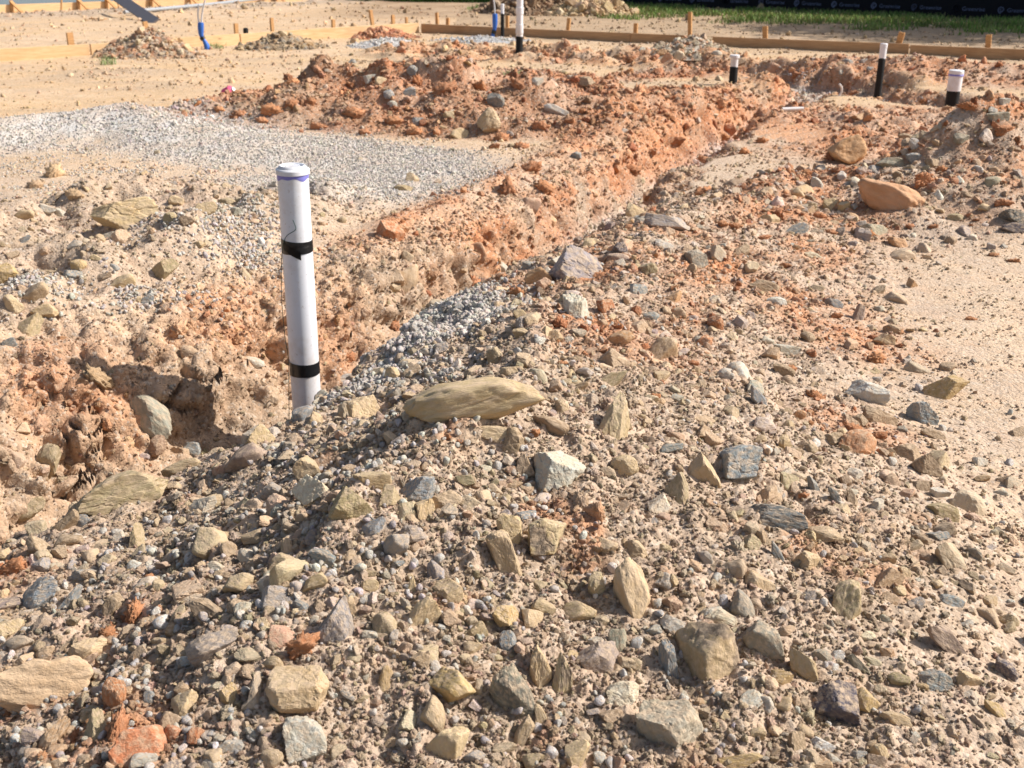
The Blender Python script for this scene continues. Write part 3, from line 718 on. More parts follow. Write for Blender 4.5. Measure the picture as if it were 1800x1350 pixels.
# ------------------------------------------------------------------ small separate heaps in the background
HEAP_PTS = []
def soil_heap(nm, label, x, y, rx, ry, h, cols, cell, seed, cat='heap', group='small heaps in the background', rot=0.0):
    nr, na = 60, 150; r = np.linspace(0, 1.12, nr)[:, None] * np.ones((1, na)); a = np.ones((nr, 1)) * np.linspace(0, 2 * math.pi, na, endpoint=False)[None, :]
    ex = 1 + 0.18 * pn3(np.cos(a) * 1.4 + seed, np.sin(a) * 1.4, a * 0 + seed)
    X = r * np.cos(a) * rx * ex; Y = r * np.sin(a) * ry * ex
    Z = h * np.clip(1 - r, -0.12, 1) ** 1.0 * (1 + 0.25 * pn3(X * 3 + seed, Y * 3, X * 0)) - 0.02
    Z = np.where(r > 1, -0.02 - (r - 1) * 0.3, Z); Z = np.where(r < 0.25, Z - h * (0.25 - r) ** 2 * 1.6, Z)
    f1, f2, ci = worley(X * cell + seed, Y * cell, Z * cell)
    f1b, f2b, cb = worley(X * cell * 0.45 + seed, Y * cell * 0.45, Z * cell * 0.45)
    e = np.clip((f2 - f1) * 2.5, 0, 1); eb = np.clip((f2b - f1b) * 2.5, 0, 1)
    k = 0.35 / cell; up = k * (ci - 0.2) * e + 0.5 * k * (cb > 0.6) * eb * 2
    Z = Z + up * (r < 1.05); X = X + up * np.cos(a) * 0.6; Y = Y + up * np.sin(a) * 0.6
    C = np.array([lin(*c) for c in cols]); cc = C[(ci * 0.999 * len(cols)).astype(int)] * (0.85 + 0.3 * cb[..., None])
    v = np.stack([X, Y, Z], -1).reshape(-1, 3)
    i = np.arange(nr - 1)[:, None] * na; j = np.arange(na)[None, :]; j2 = (j + 1) % na
    f = np.stack([(i + j), (i + na + j), (i + na + j2), (i + j2)], -1).reshape(-1, 4)
    me = mesh_np(nm, v, f, cc.reshape(-1, 3).astype(np.float32))
    o = link(nm, me, MAT['soil']); o.location = (x, y, max(gz(x, y), -0.02)); o.rotation_euler = (0, 0, rot)
    hr = np.random.RandomState(int(seed * 10)); nn = int(900 * rx * ry / 0.3); i_ = hr.randint(0, int(nr * 0.93), nn * 2); j_ = hr.randint(0, na, nn * 2); kp = hr.rand(nn * 2) < (i_ / nr)
    i_, j_ = i_[kp], j_[kp]; ca, sa = math.cos(rot), math.sin(rot); xs, ys_ = X[i_, j_], Y[i_, j_]
    ps = np.stack([x + xs * ca - ys_ * sa, y + xs * sa + ys_ * ca, o.location.z + Z[i_, j_]], 1)
    HEAP_PTS.append((ps, C[hr.randint(0, len(cols), len(i_))], (0.32 / cell) * np.exp(0.55 * hr.normal(size=len(i_))) * 1.5))
    return tag(o, label, cat, group)
mixed = [(176, 142, 110), (186, 150, 114), (158, 130, 104), (178, 130, 98), (188, 168, 142), (150, 138, 124)]
soil_heap('soil_heap', 'stony soil heap in front of the pale board at the upper left', -4.55, 14.75, 0.70, 0.5, 0.33, mixed, 17, 3.3)
soil_heap('soil_heap', 'low greyish soil heap right of the blue taped conduit', -3.05, 15.75, 0.62, 0.4, 0.20, [(160, 140, 112), (150, 128, 100), (178, 150, 116), (140, 130, 116)], 17, 7.1)
soil_heap('clay_heap', 'small pointed red clay heap near the far board corner', -1.88, 17.5, 0.5, 0.4, 0.17, [(182, 116, 80), (170, 102, 70), (190, 134, 98)], 16, 9.9)
soil_heap('gravel_heap', 'small pale grey gravel heap before the far board corner', -1.66, 16.1, 0.62, 0.6, 0.15, [(190, 188, 184), (172, 170, 168), (202, 198, 192)], 34, 5.5, 'heap')
soil_heap('gravel_heap', 'low grey gravel spread beside the blue bundled conduit', -0.45, 16.9, 0.75, 0.5, 0.07, [(176, 178, 180), (160, 160, 162), (190, 188, 184)], 34, 15.5, 'heap')
soil_heap('rubble_heap', 'pale stony rubble heap behind the flanged white cap', 2.2, 14.55, 0.62, 0.4, 0.22, [(188, 172, 146), (170, 150, 122), (200, 190, 172), (150, 140, 124), (186, 140, 106)], 16, 21.3)
soil_heap('rubble_heap', 'large brown earth and rock heap before the black fence', 0.55, 23.6, 1.25, 1.0, 0.55, [(120, 92, 66), (140, 108, 78), (104, 82, 60)], 9, 31.0)
soil_heap('rubble_heap', 'heap of broken yellowish rocks beside the brown earth heap', 1.45, 22.9, 0.85, 0.7, 0.42, [(196, 168, 126), (176, 146, 106), (206, 184, 146), (150, 122, 90)], 8, 41.0)

# ------------------------------------------------------------------ black fence with printed cloth
EA, EB = Vector((1.0, 27.4)), Vector((14.0, 17.6)); ED = (EB - EA).normalized(); EL = (EB - EA).length; EN = Vector((ED.y, -ED.x))
if EN.y > 0: EN = -EN
fz = math.atan2(ED.y, ED.x)
fence = thing('site_fence', 'black shade cloth site fence printed with Greenrise along the top right', 'fence', (EA.x, EA.y, 0), (0, 0, fz))
nx, nz = 160, 12; X = np.linspace(0, EL, nx)[None, :] * np.ones((nz, 1)); Zf = np.linspace(0.02, 1.85, nz)[:, None] * np.ones((1, nx))
Yf = 0.02 * np.sin(X * 2.7) + 0.012 * np.sin(X * 7.1 + Zf * 2)
vf = np.stack([X, Yf, Zf], -1).reshape(-1, 3)
cloth = link('cloth', mesh_np('cloth', vf, grid_faces(nz, nx)), MAT['shade_cloth'], fence)
for k in range(int(EL / 2.4) + 1):
    bm = bmesh.new(); add_tube(bm, [(k * 2.4 + 0.2, 0.06, -0.2), (k * 2.4 + 0.2, 0.06, 1.95)], 0.024, 10); part('post', bm, MAT['steel'], fence, True)
fc = bpy.data.curves.new('print', 'FONT'); fc.body = 'Greenrise'; fc.size = 0.098; fc.extrude = 0.0008; fc.align_x = 'LEFT'; fc.space_character = 1.02
fo = bpy.data.objects.new('print', fc); COL.objects.link(fo)
bpy.context.view_layer.update()
pm = bpy.data.meshes.new_from_object(fo.evaluated_get(bpy.context.evaluated_depsgraph_get())); pm.materials.clear(); pm.materials.append(MAT['print'])
bpy.data.objects.remove(fo)
def logo_mesh():
    bm = bmesh.new(); pts = []; wd = []
    for i in range(56):
        f = i / 55; a = math.radians(60) + f * math.radians(560); r = 0.014 + 0.046 * f
        pts.append((r * math.cos(a), r * math.sin(a))); wd.append(0.007 + 0.003 * f)
    pts += [(pts[-1][0] + 0.012, pts[-1][1] + 0.03), (pts[-1][0] + 0.035, pts[-1][1] + 0.055)]; wd += [0.010, 0.003]
    prev = None
    for k, (p, w_) in enumerate(zip(pts, wd)):
        q = pts[min(k + 1, len(pts) - 1)]; o = pts[max(k - 1, 0)]; tx, ty = q[0] - o[0], q[1] - o[1]; l_ = math.hypot(tx, ty) or 1
        nx_, ny_ = -ty / l_, tx / l_
        cur = (bm.verts.new((p[0] + nx_ * w_, p[1] + ny_ * w_, 0)), bm.verts.new((p[0] - nx_ * w_, p[1] - ny_ * w_, 0)))
        if prev: bm.faces.new((prev[0], prev[1], cur[1], cur[0]))
        prev = cur
    bmesh.ops.solidify(bm, geom=bm.faces[:], thickness=0.0015)
    return bm_mesh('printed_logo', bm, MAT['print'])
lm = logo_mesh()
for k in range(20):
    x0 = 0.42 + k * 0.78; yv = 0.02 * math.sin(x0 * 2.7) - 0.045
    if x0 > EL - 1: break
    zz = 0.165
    for nm, me, dx in (('printed_logo', lm, 0.0), ('printed_name', pm, 0.10)):
        o = bpy.data.objects.new(nm, me); COL.objects.link(o); o.parent = fence
        o.location = (x0 + dx, yv, zz + (0.035 if nm == 'printed_logo' else 0.0)); o.rotation_euler = (math.pi / 2, 0, 0)

# ------------------------------------------------------------------ grass and weeds
def blades(n, px, py, hmin, hmax, wd, cols, rng, lean=0.35):
    hgt = rng.uniform(hmin, hmax, n); a = rng.uniform(0, 6.283, n); ln = rng.uniform(0.05, lean, n) * hgt * 1.5
    dx, dy = np.cos(a), np.sin(a); b = rng.uniform(0, 6.283, n); wx, wy = np.cos(b) * wd, np.sin(b) * wd
    z = np.zeros(n) - 0.02
    v = np.stack([np.stack([px - wx, py - wy, z], 1), np.stack([px + wx, py + wy, z], 1),
                  np.stack([px + dx * ln * 0.35 + wx * 0.8, py + dy * ln * 0.35 + wy * 0.8, hgt * 0.6], 1), np.stack([px + dx * ln * 0.35 - wx * 0.8, py + dy * ln * 0.35 - wy * 0.8, hgt * 0.6], 1),
                  np.stack([px + dx * ln + wx * 0.1, py + dy * ln + wy * 0.1, hgt], 1), np.stack([px + dx * ln - wx * 0.1, py + dy * ln - wy * 0.1, hgt], 1)], 1).reshape(-1, 3)
    k = np.arange(n)[:, None] * 6
    f = np.concatenate([k + np.array([[0, 1, 2, 3]]), k + np.array([[3, 2, 4, 5]])], 0)
    C = np.array([lin(*c) for c in cols])[rng.randint(0, len(cols), n)] * rng.uniform(0.7, 1.2, (n, 1)) * (0.85 + 0.5 * np.clip(pn3(px * 1.1 + 5, py * 1.1, px * 0), -0.6, 0.6))[:, None]
    return v, f, np.repeat(C, 6, 0).astype(np.float32)
grng = np.random.RandomState(4)
n = 70000
s_ = grng.uniform(0, EL + 1.5, n); o_ = grng.uniform(0.05, 4.2, n) ** 1.0
gx = EA.x + ED.x * s_ + EN.x * o_; gy = EA.y + ED.y * s_ + EN.y * o_
dens = np.clip(0.75 + 1.6 * pn3(gx * 0.8, gy * 0.8, gx * 0 + 2) - np.clip(o_ - 2.4, 0, 9) * 0.55, 0, 1); keep = (grng.rand(n) < dens) & (np.hypot(gx - 1.0, gy - 23.2) > 1.3)
v, f, C = blades(int(keep.sum()), gx[keep], gy[keep], 0.04, 0.14, 0.010, [(126, 160, 72), (112, 146, 62), (140, 166, 84), (98, 128, 58), (164, 166, 104), (152, 142, 94)], grng)
tag(link('grass', mesh_np('grass', v, f, C), MAT['grass']), 'strip of green grass growing along the foot of the black fence', 'grass', kind='stuff')
n = 9000; gx = grng.uniform(-4.2, 0.4, n); gy = 27.2 + grng.uniform(0, 2.5, n) - gx * 0.1
v, f, C = blades(n, gx, gy, 0.15, 0.5, 0.008, [(70, 110, 44), (58, 92, 38), (92, 124, 54)], grng)
tag(link('verge_grass', mesh_np('verge_grass', v, f, C), MAT['grass']), 'green growth at the far top edge left of the vent pipe', 'grass', kind='stuff')
def weed(label, x, y, n, r, h):
    a = grng.uniform(0, 6.283, n); q = np.sqrt(grng.uniform(0, 1, n)) * r
    v, f, C = blades(n, q * np.cos(a), q * np.sin(a), h * 0.4, h, 0.004, [(150, 170, 110), (165, 176, 120), (135, 156, 92)], grng, 1.4)
    o = link('weed', mesh_np('weed', v, f, C), MAT['grass']); o.location = (x, y, gz(x, y) + 0.01)
    return tag(o, label, 'weed', 'small green weeds')
weed('small green weed left of the stony soil heap', -4.72, 13.75, 60, 0.10, 0.10)
weed('tiny green weed on the pale ground behind the red clay heap', 0.04, 12.45, 90, 0.12, 0.06)
weed('sparse green weed at the foot of the board beside the blue conduit', -3.95, 15.75, 70, 0.14, 0.07)

# ------------------------------------------------------------------ trees beyond the fence whose shade falls across the verge
def tree(label, x, y, h, cr, seed):
    r = np.random.RandomState(seed); t = thing('tree', label, 'tree', (x, y, 0), (0, 0, 0), 'trees beyond the black fence')
    bm = bmesh.new()
    add_tube(bm, curve_pts([(0, 0, -0.3), (0.08, 0.05, h * 0.3), (-0.05, 0.1, h * 0.55), (0.1, 0, h * 0.85)], 6), 0.16, 10, [1.25 - 0.95 * i / 18 for i in range(19)])
    for k in range(9):
        a = r.uniform(0, 6.28); z0 = h * r.uniform(0.35, 0.7); e = cr * r.uniform(0.6, 0.95)
        add_tube(bm, curve_pts([(0, 0, z0), (math.cos(a) * e * 0.5, math.sin(a) * e * 0.5, z0 + 0.5), (math.cos(a) * e, math.sin(a) * e, z0 + 1.3)], 4), 0.05, 6, [1.2 - 0.1 * i for i in range(9)])
    part('trunk', bm, simple('bark', (0.10, 0.075, 0.055), 0.9, 0.2, 8, 0.5, 0.02), t, True)
    n = 7000; nc = 42
    cc = r.normal(size=(nc, 3)); cc /= np.linalg.norm(cc, axis=1, keepdims=True); cc *= (r.rand(nc, 1) ** 0.4) * np.array([cr, cr, h * 0.30]); cc[:, 2] += h * 0.68
    q = cc[r.randint(0, nc, n)] + r.normal(size=(n, 3)) * cr * 0.20
    u = r.normal(size=(n, 3)); u /= np.linalg.norm(u, axis=1, keepdims=True); w_ = np.cross(u, r.normal(size=(n, 3))); w_ /= np.linalg.norm(w_, axis=1, keepdims=True)
    s1 = r.uniform(0.07, 0.14, (n, 1)); v = np.stack([q - u * s1, q + w_ * s1 * 0.45, q + u * s1, q - w_ * s1 * 0.45], 1).reshape(-1, 3)
    C = np.array([lin(78, 104, 46), lin(64, 90, 40), lin(96, 118, 56)])[r.randint(0, 3, n)] * r.uniform(0.8, 1.2, (n, 1))
    link('crown', mesh_np('crown', v, np.arange(n * 4).reshape(n, 4), np.repeat(C, 4, 0).astype(np.float32), False), MAT['grass'], t)
tree('tall tree beyond the right end of the fence, nearest the site', 12.9, 19.6, 7.5, 2.0, 3)
tree('slender tree beyond the fence, farthest to the right', 16.8, 18.6, 9.5, 2.2, 8)
# stones: x, y, z, three sizes, rotation, colour kind, prominent, label
STONES = [
(-1.015,2.657,0.046,0.223,0.107,0.104,1.28,-0.28,0.31,'O',1,'large olive-yellow slab at the left edge of the near heap, above the trench'),
(-0.087,2.377,0.429,0.299,0.1,0.095,1.36,-0.25,-0.01,'T',1,'largest long tan boulder lying across the crest of the near heap'),
(-0.408,2.927,0.164,0.105,0.115,0.096,0.5,-1.02,1.05,'T',1,'grey-tan block just left of the long tan boulder on the crest'),
(0.236,2.46,0.332,0.155,0.081,0.083,0.35,-1.16,1.29,'O',1,'tall tan rock standing upright on the near heap'),
(0.096,2.243,0.31,0.115,0.12,0.107,0.79,0.85,-0.69,'L',1,'pale smooth rock below the right end of the long boulder'),
(-0.19,2.095,0.339,0.073,0.061,0.05,1.26,-0.3,0.05,'G',1,'blue-grey square block below the long tan boulder'),
(-0.314,2.002,0.351,0.068,0.077,0.062,1.14,-1.11,0.35,'O',1,'olive block left of the blue-grey square block'),
(-0.431,2.188,0.286,0.081,0.073,0.076,1.19,0.43,-0.1,'C2',1,'cream white knobbly rock on the left part of the near heap'),
(0.072,1.988,0.295,0.075,0.086,0.059,0.4,0.99,-1.0,'D',1,'yellow-brown rock with a black patch in the middle of the near heap'),
(1.087,3.239,0.092,0.116,0.084,0.08,1.43,0.38,-0.08,'L',1,'whitish grey rock at the right foot of the near heap'),
(1.385,3.368,0.056,0.138,0.091,0.077,1.2,-0.16,0.06,'Y',1,'yellow-brown rock lying alone on the pale ground at right'),
(1.232,3.145,0.064,0.092,0.075,0.057,1.13,0.43,-0.39,'G',1,'dark grey angular rock just below the lone yellow-brown rock'),
(0.566,2.177,0.234,0.133,0.059,0.051,1.25,0.14,-0.13,'G2',1,'dark slate fan-shaped rock with fine ridges on the right flank'),
(0.528,2.381,0.268,0.106,0.084,0.088,1.16,-0.35,0.32,'G',1,'grey rock with a hollow face right of the upright rock'),
(-0.867,1.752,0.108,0.174,0.111,0.094,1.08,0.04,0.22,'S',1,'big crumbly tan soil lump in the bottom left corner'),
(-1.035,2.141,0.058,0.112,0.065,0.063,1.17,-0.81,0.1,'G',1,'split blue-grey slab at the left edge below the trench'),
(-0.304,1.705,0.273,0.095,0.064,0.05,0.97,-1.08,0.42,'M',1,'grey-purple slab rock in the left foreground'),
(-0.361,1.58,0.23,0.095,0.08,0.082,1.23,0.14,-0.14,'T',1,'tan boulder with a rusty streak in the left foreground'),
(-0.339,1.497,0.195,0.068,0.077,0.053,0.98,-0.82,0.63,'L',1,'pale slab with a brown patch at the bottom edge left of centre'),
(-0.011,1.919,0.281,0.119,0.057,0.044,1.08,0.98,-0.58,'T',1,'long tan rock with a slate side below the black-patched rock'),
(0.228,1.873,0.235,0.133,0.063,0.059,-0.23,-1.04,1.86,'T',1,'smooth pear-shaped tan rock right of centre in the foreground'),
(-0.009,1.787,0.242,0.046,0.044,0.045,0.81,0.59,-0.41,'Y',1,'small rusty yellow rock in the middle foreground'),
(-0.105,1.607,0.212,0.078,0.072,0.07,1.35,0.35,-0.2,'Y',1,'broad yellow-tan rock in the middle foreground'),
(0.0,1.611,0.202,0.089,0.064,0.056,0.59,0.89,-1.01,'O2',1,'olive-grey rock with rusty edges in the middle foreground'),
(0.05,1.683,0.189,0.093,0.038,0.04,0.04,-1.21,1.53,'T',1,'tan column-shaped rock beside the olive-grey rock'),
(0.087,1.669,0.178,0.108,0.036,0.035,0.19,1.19,-1.37,'D',1,'narrow upright slab with a dark side in the middle foreground'),
(-0.107,1.505,0.174,0.085,0.054,0.046,1.07,-0.79,0.52,'T',1,'pale tan slab cut by the bottom edge left of the middle'),
(0.193,1.636,0.181,0.055,0.043,0.037,1.19,-0.16,0.06,'C2',1,'cream-topped flat rock left of the large foreground block'),
(0.26,1.56,0.171,0.107,0.103,0.088,1.0,-0.37,0.3,'L2',1,'big grey-tan boulder at the bottom edge right of centre'),
(0.28,1.722,0.182,0.086,0.033,0.032,0.34,1.24,-1.15,'G',1,'thin blue-grey slab leaning on the large dark-patched block'),
(0.364,1.746,0.189,0.116,0.127,0.114,0.72,-1.07,0.79,'D2',1,'large tan block with dark purple patches in the right foreground'),
(0.461,1.779,0.19,0.08,0.061,0.056,0.69,1.12,-0.77,'G3',1,'grey-tan rock right of the large dark-patched block'),
(0.53,1.734,0.168,0.077,0.041,0.037,0.81,0.87,-0.66,'T',1,'pale tan oblong block in the right foreground'),
(0.66,1.929,0.178,0.092,0.061,0.057,0.6,-1.04,0.84,'O',1,'olive three-sided rock pointing up in the right foreground'),
(0.965,2.206,0.125,0.081,0.053,0.054,1.19,0.78,-0.29,'T2',1,'smooth grey-tan oval rock near the right edge'),
(0.851,1.877,0.124,0.102,0.038,0.034,1.07,0.73,-0.34,'M2',1,'long mauve-brown splinter near the right edge'),
(0.782,1.763,0.117,0.061,0.046,0.044,1.18,0.32,-0.14,'G',1,'flat blue-grey rock below the long mauve splinter'),
(0.583,1.665,0.133,0.089,0.081,0.075,1.16,0.74,-0.37,'P',1,'dark purple flat rock set in the soil at lower right'),
(0.526,1.578,0.121,0.056,0.027,0.026,1.31,0.14,0.03,'W2',1,'bright white angular stone near the bottom edge at right'),
(-1.835,5.332,0.164,0.305,0.163,0.154,1.18,-0.1,0.07,'T',1,'large tan block on the left bank of the trench'),
(-1.494,4.707,0.073,0.141,0.073,0.065,1.37,-0.6,-0.01,'O',1,'tilted olive slab on the left bank of the trench'),
(-2.05,4.441,0.134,0.092,0.101,0.074,1.03,-0.9,0.52,'Y',1,'pale yellow rock at the left edge of the picture'),
(0.248,4.178,0.228,0.186,0.156,0.146,1.22,0.3,-0.08,'M',1,'large grey rock with rusty purple stain beside the trench'),
(0.196,3.395,0.314,0.121,0.086,0.075,0.65,1.01,-1.0,'L',1,'pale grey slab leaning below the rust-stained grey rock'),
(0.101,4.163,0.193,0.095,0.082,0.071,1.08,-0.35,0.01,'R2',1,'orange-brown rock left of the rust-stained grey rock'),
(0.679,4.883,0.237,0.199,0.08,0.068,1.17,0.2,-0.1,'M3',1,'mauve and white oblong rock at the edge of the trench'),
(-0.169,8.511,0.138,0.16,0.174,0.159,1.08,-0.67,0.28,'T',1,'pale tan rock at the front of the red clay heap'),
(2.177,7.395,0.107,0.221,0.187,0.171,1.2,-0.26,0.05,'R2',1,'orange blocky boulder on the left side of the right heap'),
(1.913,5.724,0.167,0.325,0.168,0.171,1.1,0.38,-0.22,'R3',1,'largest orange boulder lying on the front of the right heap'),
(2.111,5.825,0.238,0.123,0.117,0.093,1.14,-0.2,0.08,'R',1,'round orange clay lump right of the largest orange boulder'),
(1.768,5.431,0.07,0.144,0.083,0.068,1.16,0.32,-0.14,'O3',1,'olive-grey rock at the foot of the right heap'),
(1.834,5.283,0.05,0.103,0.065,0.067,1.03,0.5,-0.24,'R2',1,'orange-tan rock touching the olive-grey rock at the heap foot'),
(0.732,4.395,0.207,0.095,0.082,0.071,1.19,0.16,-0.07,'G3',1,'grey blunt rock right of the rust-stained grey rock'),
(1.32,5.206,0.124,0.128,0.058,0.052,1.22,-0.34,0.08,'G',1,'flat blue-grey rock left of the right heap foot'),
(2.492,6.339,0.54,0.156,0.072,0.07,1.31,0.07,-0.01,'R',1,'flat brick-coloured clay block beside the thick capped pipe'),
(2.461,5.503,0.126,0.118,0.067,0.069,1.12,0.23,-0.07,'G2',1,'dark grey rock at the right edge on the right heap'),
(-0.977,9.195,0.248,0.081,0.093,0.085,0.95,-0.64,0.56,'G',1,'small pointed blue-grey rock on the red clay heap'),
(-0.129,9.091,0.212,0.134,0.113,0.105,1.12,0.19,-0.09,'G',1,'grey-blue rock low on the red clay heap'),
(-0.898,2.822,0.044,0.125,0.047,0.043,1.13,-0.21,0.07,'T',0,'large tan narrow stone above and right of the olive-yellow slab'),
(-1.211,3.888,-0.392,0.081,0.064,0.055,1.21,0.02,-0.0,'G',0,'medium blue-grey stone above and right of the olive-yellow slab'),
(-0.684,2.66,0.141,0.115,0.076,0.068,1.06,-0.52,0.38,'M2',0,'large mauve-brown stone above and left of the cream knobbly rock'),
(-0.696,2.865,0.111,0.069,0.066,0.065,0.87,-0.61,0.33,'T',0,'medium tan stone above and left of the cream knobbly rock'),
(-0.595,2.983,0.132,0.065,0.055,0.049,1.16,-0.3,0.2,'G',0,'medium blue-grey stone left of the grey-tan crest block'),
(-0.473,2.37,0.248,0.066,0.068,0.053,1.27,-0.9,0.18,'T',0,'medium tan stone just above the cream knobbly rock'),
(-1.594,3.543,-0.273,0.121,0.082,0.079,0.54,-1.05,0.87,'O',0,'large olive stone above and left of the olive-yellow slab'),
(-1.611,3.393,-0.376,0.099,0.061,0.048,1.11,-0.37,0.3,'O',0,'medium olive stone left of the olive-yellow slab'),
(-1.849,3.941,0.012,0.058,0.042,0.033,1.23,-0.25,0.06,'G',0,'small blue-grey stone below the pale yellow edge rock'),
(-1.821,4.077,0.024,0.12,0.082,0.081,1.1,-0.53,0.34,'O',0,'medium olive stone below and right of the pale yellow edge rock'),
(-1.045,4.326,-0.208,0.083,0.051,0.053,1.25,0.2,-0.16,'L',0,'medium pale grey stone well above and left of the grey-tan crest block'),
(-1.328,3.852,-0.246,0.189,0.115,0.094,1.24,0.74,-0.33,'G3',0,'large grey-tan stone above the olive-yellow slab'),
(-1.122,2.53,0.026,0.089,0.04,0.034,0.96,-0.79,0.31,'B',0,'large brown narrow stone below and left of the olive-yellow slab'),
(-1.09,2.545,0.029,0.052,0.032,0.025,1.11,-0.45,0.21,'G',0,'medium blue-grey stone below and left of the olive-yellow slab'),
(0.263,2.831,0.297,0.097,0.043,0.033,1.11,-0.56,0.32,'O',0,'large olive narrow stone above the upright tan rock'),
(0.004,2.31,0.354,0.066,0.063,0.05,0.94,0.48,-0.2,'B',0,'medium brown stone above and left of the pale smooth rock'),
(0.033,2.258,0.318,0.057,0.045,0.046,0.43,-1.16,1.11,'B',0,'medium brown stone just left of the pale smooth rock'),
(0.089,2.392,0.352,0.099,0.052,0.049,1.22,0.34,-0.13,'B',0,'large brown stone above the pale smooth rock'),
(-0.041,2.323,0.37,0.091,0.036,0.029,1.2,0.15,-0.02,'T',0,'large tan narrow stone just below and right of the long tan boulder'),
(0.25,2.294,0.304,0.058,0.048,0.038,1.2,-0.09,0.04,'T',0,'medium tan stone just below the upright tan rock'),
(-0.25,2.056,0.343,0.055,0.046,0.044,1.14,-0.93,0.26,'O',0,'medium olive stone just left of the blue-grey square block'),
(-0.287,2.098,0.362,0.077,0.044,0.035,1.12,0.12,-0.05,'T',0,'large tan stone just above and right of the olive block'),
(-0.267,1.965,0.329,0.049,0.029,0.024,1.14,-0.48,0.2,'G',0,'medium blue-grey stone just below and right of the olive block'),
(-0.002,2.003,0.298,0.068,0.059,0.047,0.84,0.77,-0.56,'T',0,'medium tan stone just above the slate-sided long rock'),
(0.029,2.065,0.298,0.044,0.028,0.029,1.01,-0.21,0.2,'G',0,'medium blue-grey stone just above and left of the black-patched rock'),
(-0.0,2.77,0.345,0.059,0.036,0.03,1.21,-0.2,0.04,'T',0,'medium tan stone above and right of the long tan boulder'),
(-0.351,3.162,0.184,0.061,0.051,0.044,1.21,0.54,-0.2,'T',0,'medium tan stone above and right of the grey-tan crest block'),
(-0.707,4.55,-0.37,0.142,0.059,0.052,1.08,-0.04,0.12,'L',0,'medium pale grey narrow stone just above and left of the grey-tan crest block'),
(0.325,3.23,0.279,0.079,0.044,0.043,1.22,-0.33,0.13,'R2',0,'medium orange-brown stone below and right of the leaning pale slab'),
(0.422,2.988,0.244,0.048,0.048,0.037,1.23,0.11,0.13,'T',0,'small tan stone above and right of the upright tan rock'),
(0.358,2.211,0.283,0.076,0.047,0.042,0.26,0.94,-1.42,'O',0,'large olive stone below and left of the hollow grey rock'),
(0.432,2.32,0.27,0.093,0.059,0.046,0.7,1.05,-0.8,'T',0,'large tan stone just left of the hollow grey rock'),
(0.368,2.393,0.301,0.055,0.026,0.027,1.23,-0.2,0.1,'G',0,'medium blue-grey narrow stone right of the upright tan rock'),
(1.075,3.053,0.09,0.11,0.056,0.047,1.32,0.34,0.03,'B',0,'large brown narrow stone just below and right of the whitish grey rock'),
(0.997,3.002,0.106,0.049,0.046,0.039,1.08,-0.02,-0.21,'B',0,'small brown stone just below the whitish grey rock'),
(1.069,2.797,0.095,0.08,0.069,0.072,1.16,0.32,-0.14,'B',0,'medium brown stone just below the dark grey angular rock'),
(1.096,2.711,0.093,0.075,0.054,0.052,0.9,0.79,-0.54,'B',0,'medium brown stone below the dark grey angular rock'),
(1.14,2.539,0.074,0.088,0.077,0.059,1.22,0.56,-0.06,'T2',0,'large grey-tan stone above the smooth oval rock'),
(1.044,2.449,0.102,0.085,0.05,0.044,1.2,0.31,-0.13,'O',0,'large olive stone above the smooth oval rock'),
(1.331,3.848,0.052,0.077,0.061,0.05,1.3,0.23,-0.2,'T',0,'medium tan stone above the whitish grey rock'),
(1.413,3.979,0.05,0.084,0.046,0.048,1.18,0.13,-0.08,'B',0,'medium brown stone above and right of the whitish grey rock'),
(1.361,3.57,0.048,0.088,0.046,0.035,1.19,0.44,-0.18,'T2',0,'medium grey-tan narrow stone just above and left of the lone yellow-brown rock'),
(1.478,3.607,0.04,0.058,0.046,0.036,1.19,-0.08,-0.0,'B',0,'small brown stone just above the lone yellow-brown rock'),
(0.909,3.56,0.118,0.098,0.057,0.043,1.0,0.28,-0.09,'L',0,'medium pale grey stone above and left of the whitish grey rock'),
(0.856,3.614,0.133,0.046,0.042,0.035,1.32,0.21,0.06,'L',0,'small pale grey stone well above and left of the whitish grey rock'),
(1.019,3.702,0.115,0.047,0.051,0.049,1.26,0.09,0.24,'B',0,'small brown stone above and left of the whitish grey rock'),
(0.843,3.314,0.141,0.067,0.046,0.036,1.17,0.24,-0.11,'B',0,'medium brown stone left of the whitish grey rock'),
(0.854,3.261,0.127,0.056,0.042,0.039,1.09,0.26,-0.21,'B',0,'small brown stone left of the whitish grey rock'),
(0.68,3.177,0.19,0.078,0.061,0.055,1.14,0.56,-0.26,'L',0,'medium pale grey stone above the hollow grey rock'),
(0.69,2.954,0.195,0.083,0.035,0.036,1.06,0.86,-0.35,'G',0,'medium blue-grey narrow stone above the hollow grey rock'),
(0.748,2.345,0.197,0.06,0.021,0.016,1.11,0.85,-0.48,'G',0,'medium blue-grey narrow stone right of the slate fan rock'),
(0.794,2.373,0.174,0.056,0.029,0.025,0.05,-1.13,1.55,'B',0,'medium brown narrow stone right of the slate fan rock'),
(0.702,2.38,0.209,0.061,0.02,0.017,0.97,1.17,-0.42,'G',0,'medium blue-grey narrow stone above and right of the slate fan rock'),
(1.04,2.594,0.102,0.043,0.035,0.027,1.21,-0.22,-0.03,'B',0,'small brown stone below the dark grey angular rock'),
(1.079,2.575,0.091,0.058,0.035,0.03,1.36,0.37,0.03,'L',0,'medium pale grey stone above the smooth oval rock'),
(1.219,3.012,0.058,0.082,0.033,0.031,1.02,0.45,-0.14,'B',0,'medium brown narrow stone just below and right of the dark grey angular rock'),
(0.906,2.839,0.13,0.053,0.028,0.026,1.14,1.06,-0.41,'T',0,'small tan stone below and left of the whitish grey rock'),
(0.7,2.652,0.187,0.061,0.038,0.038,0.75,0.89,-0.78,'T',0,'medium tan stone right of the hollow grey rock'),
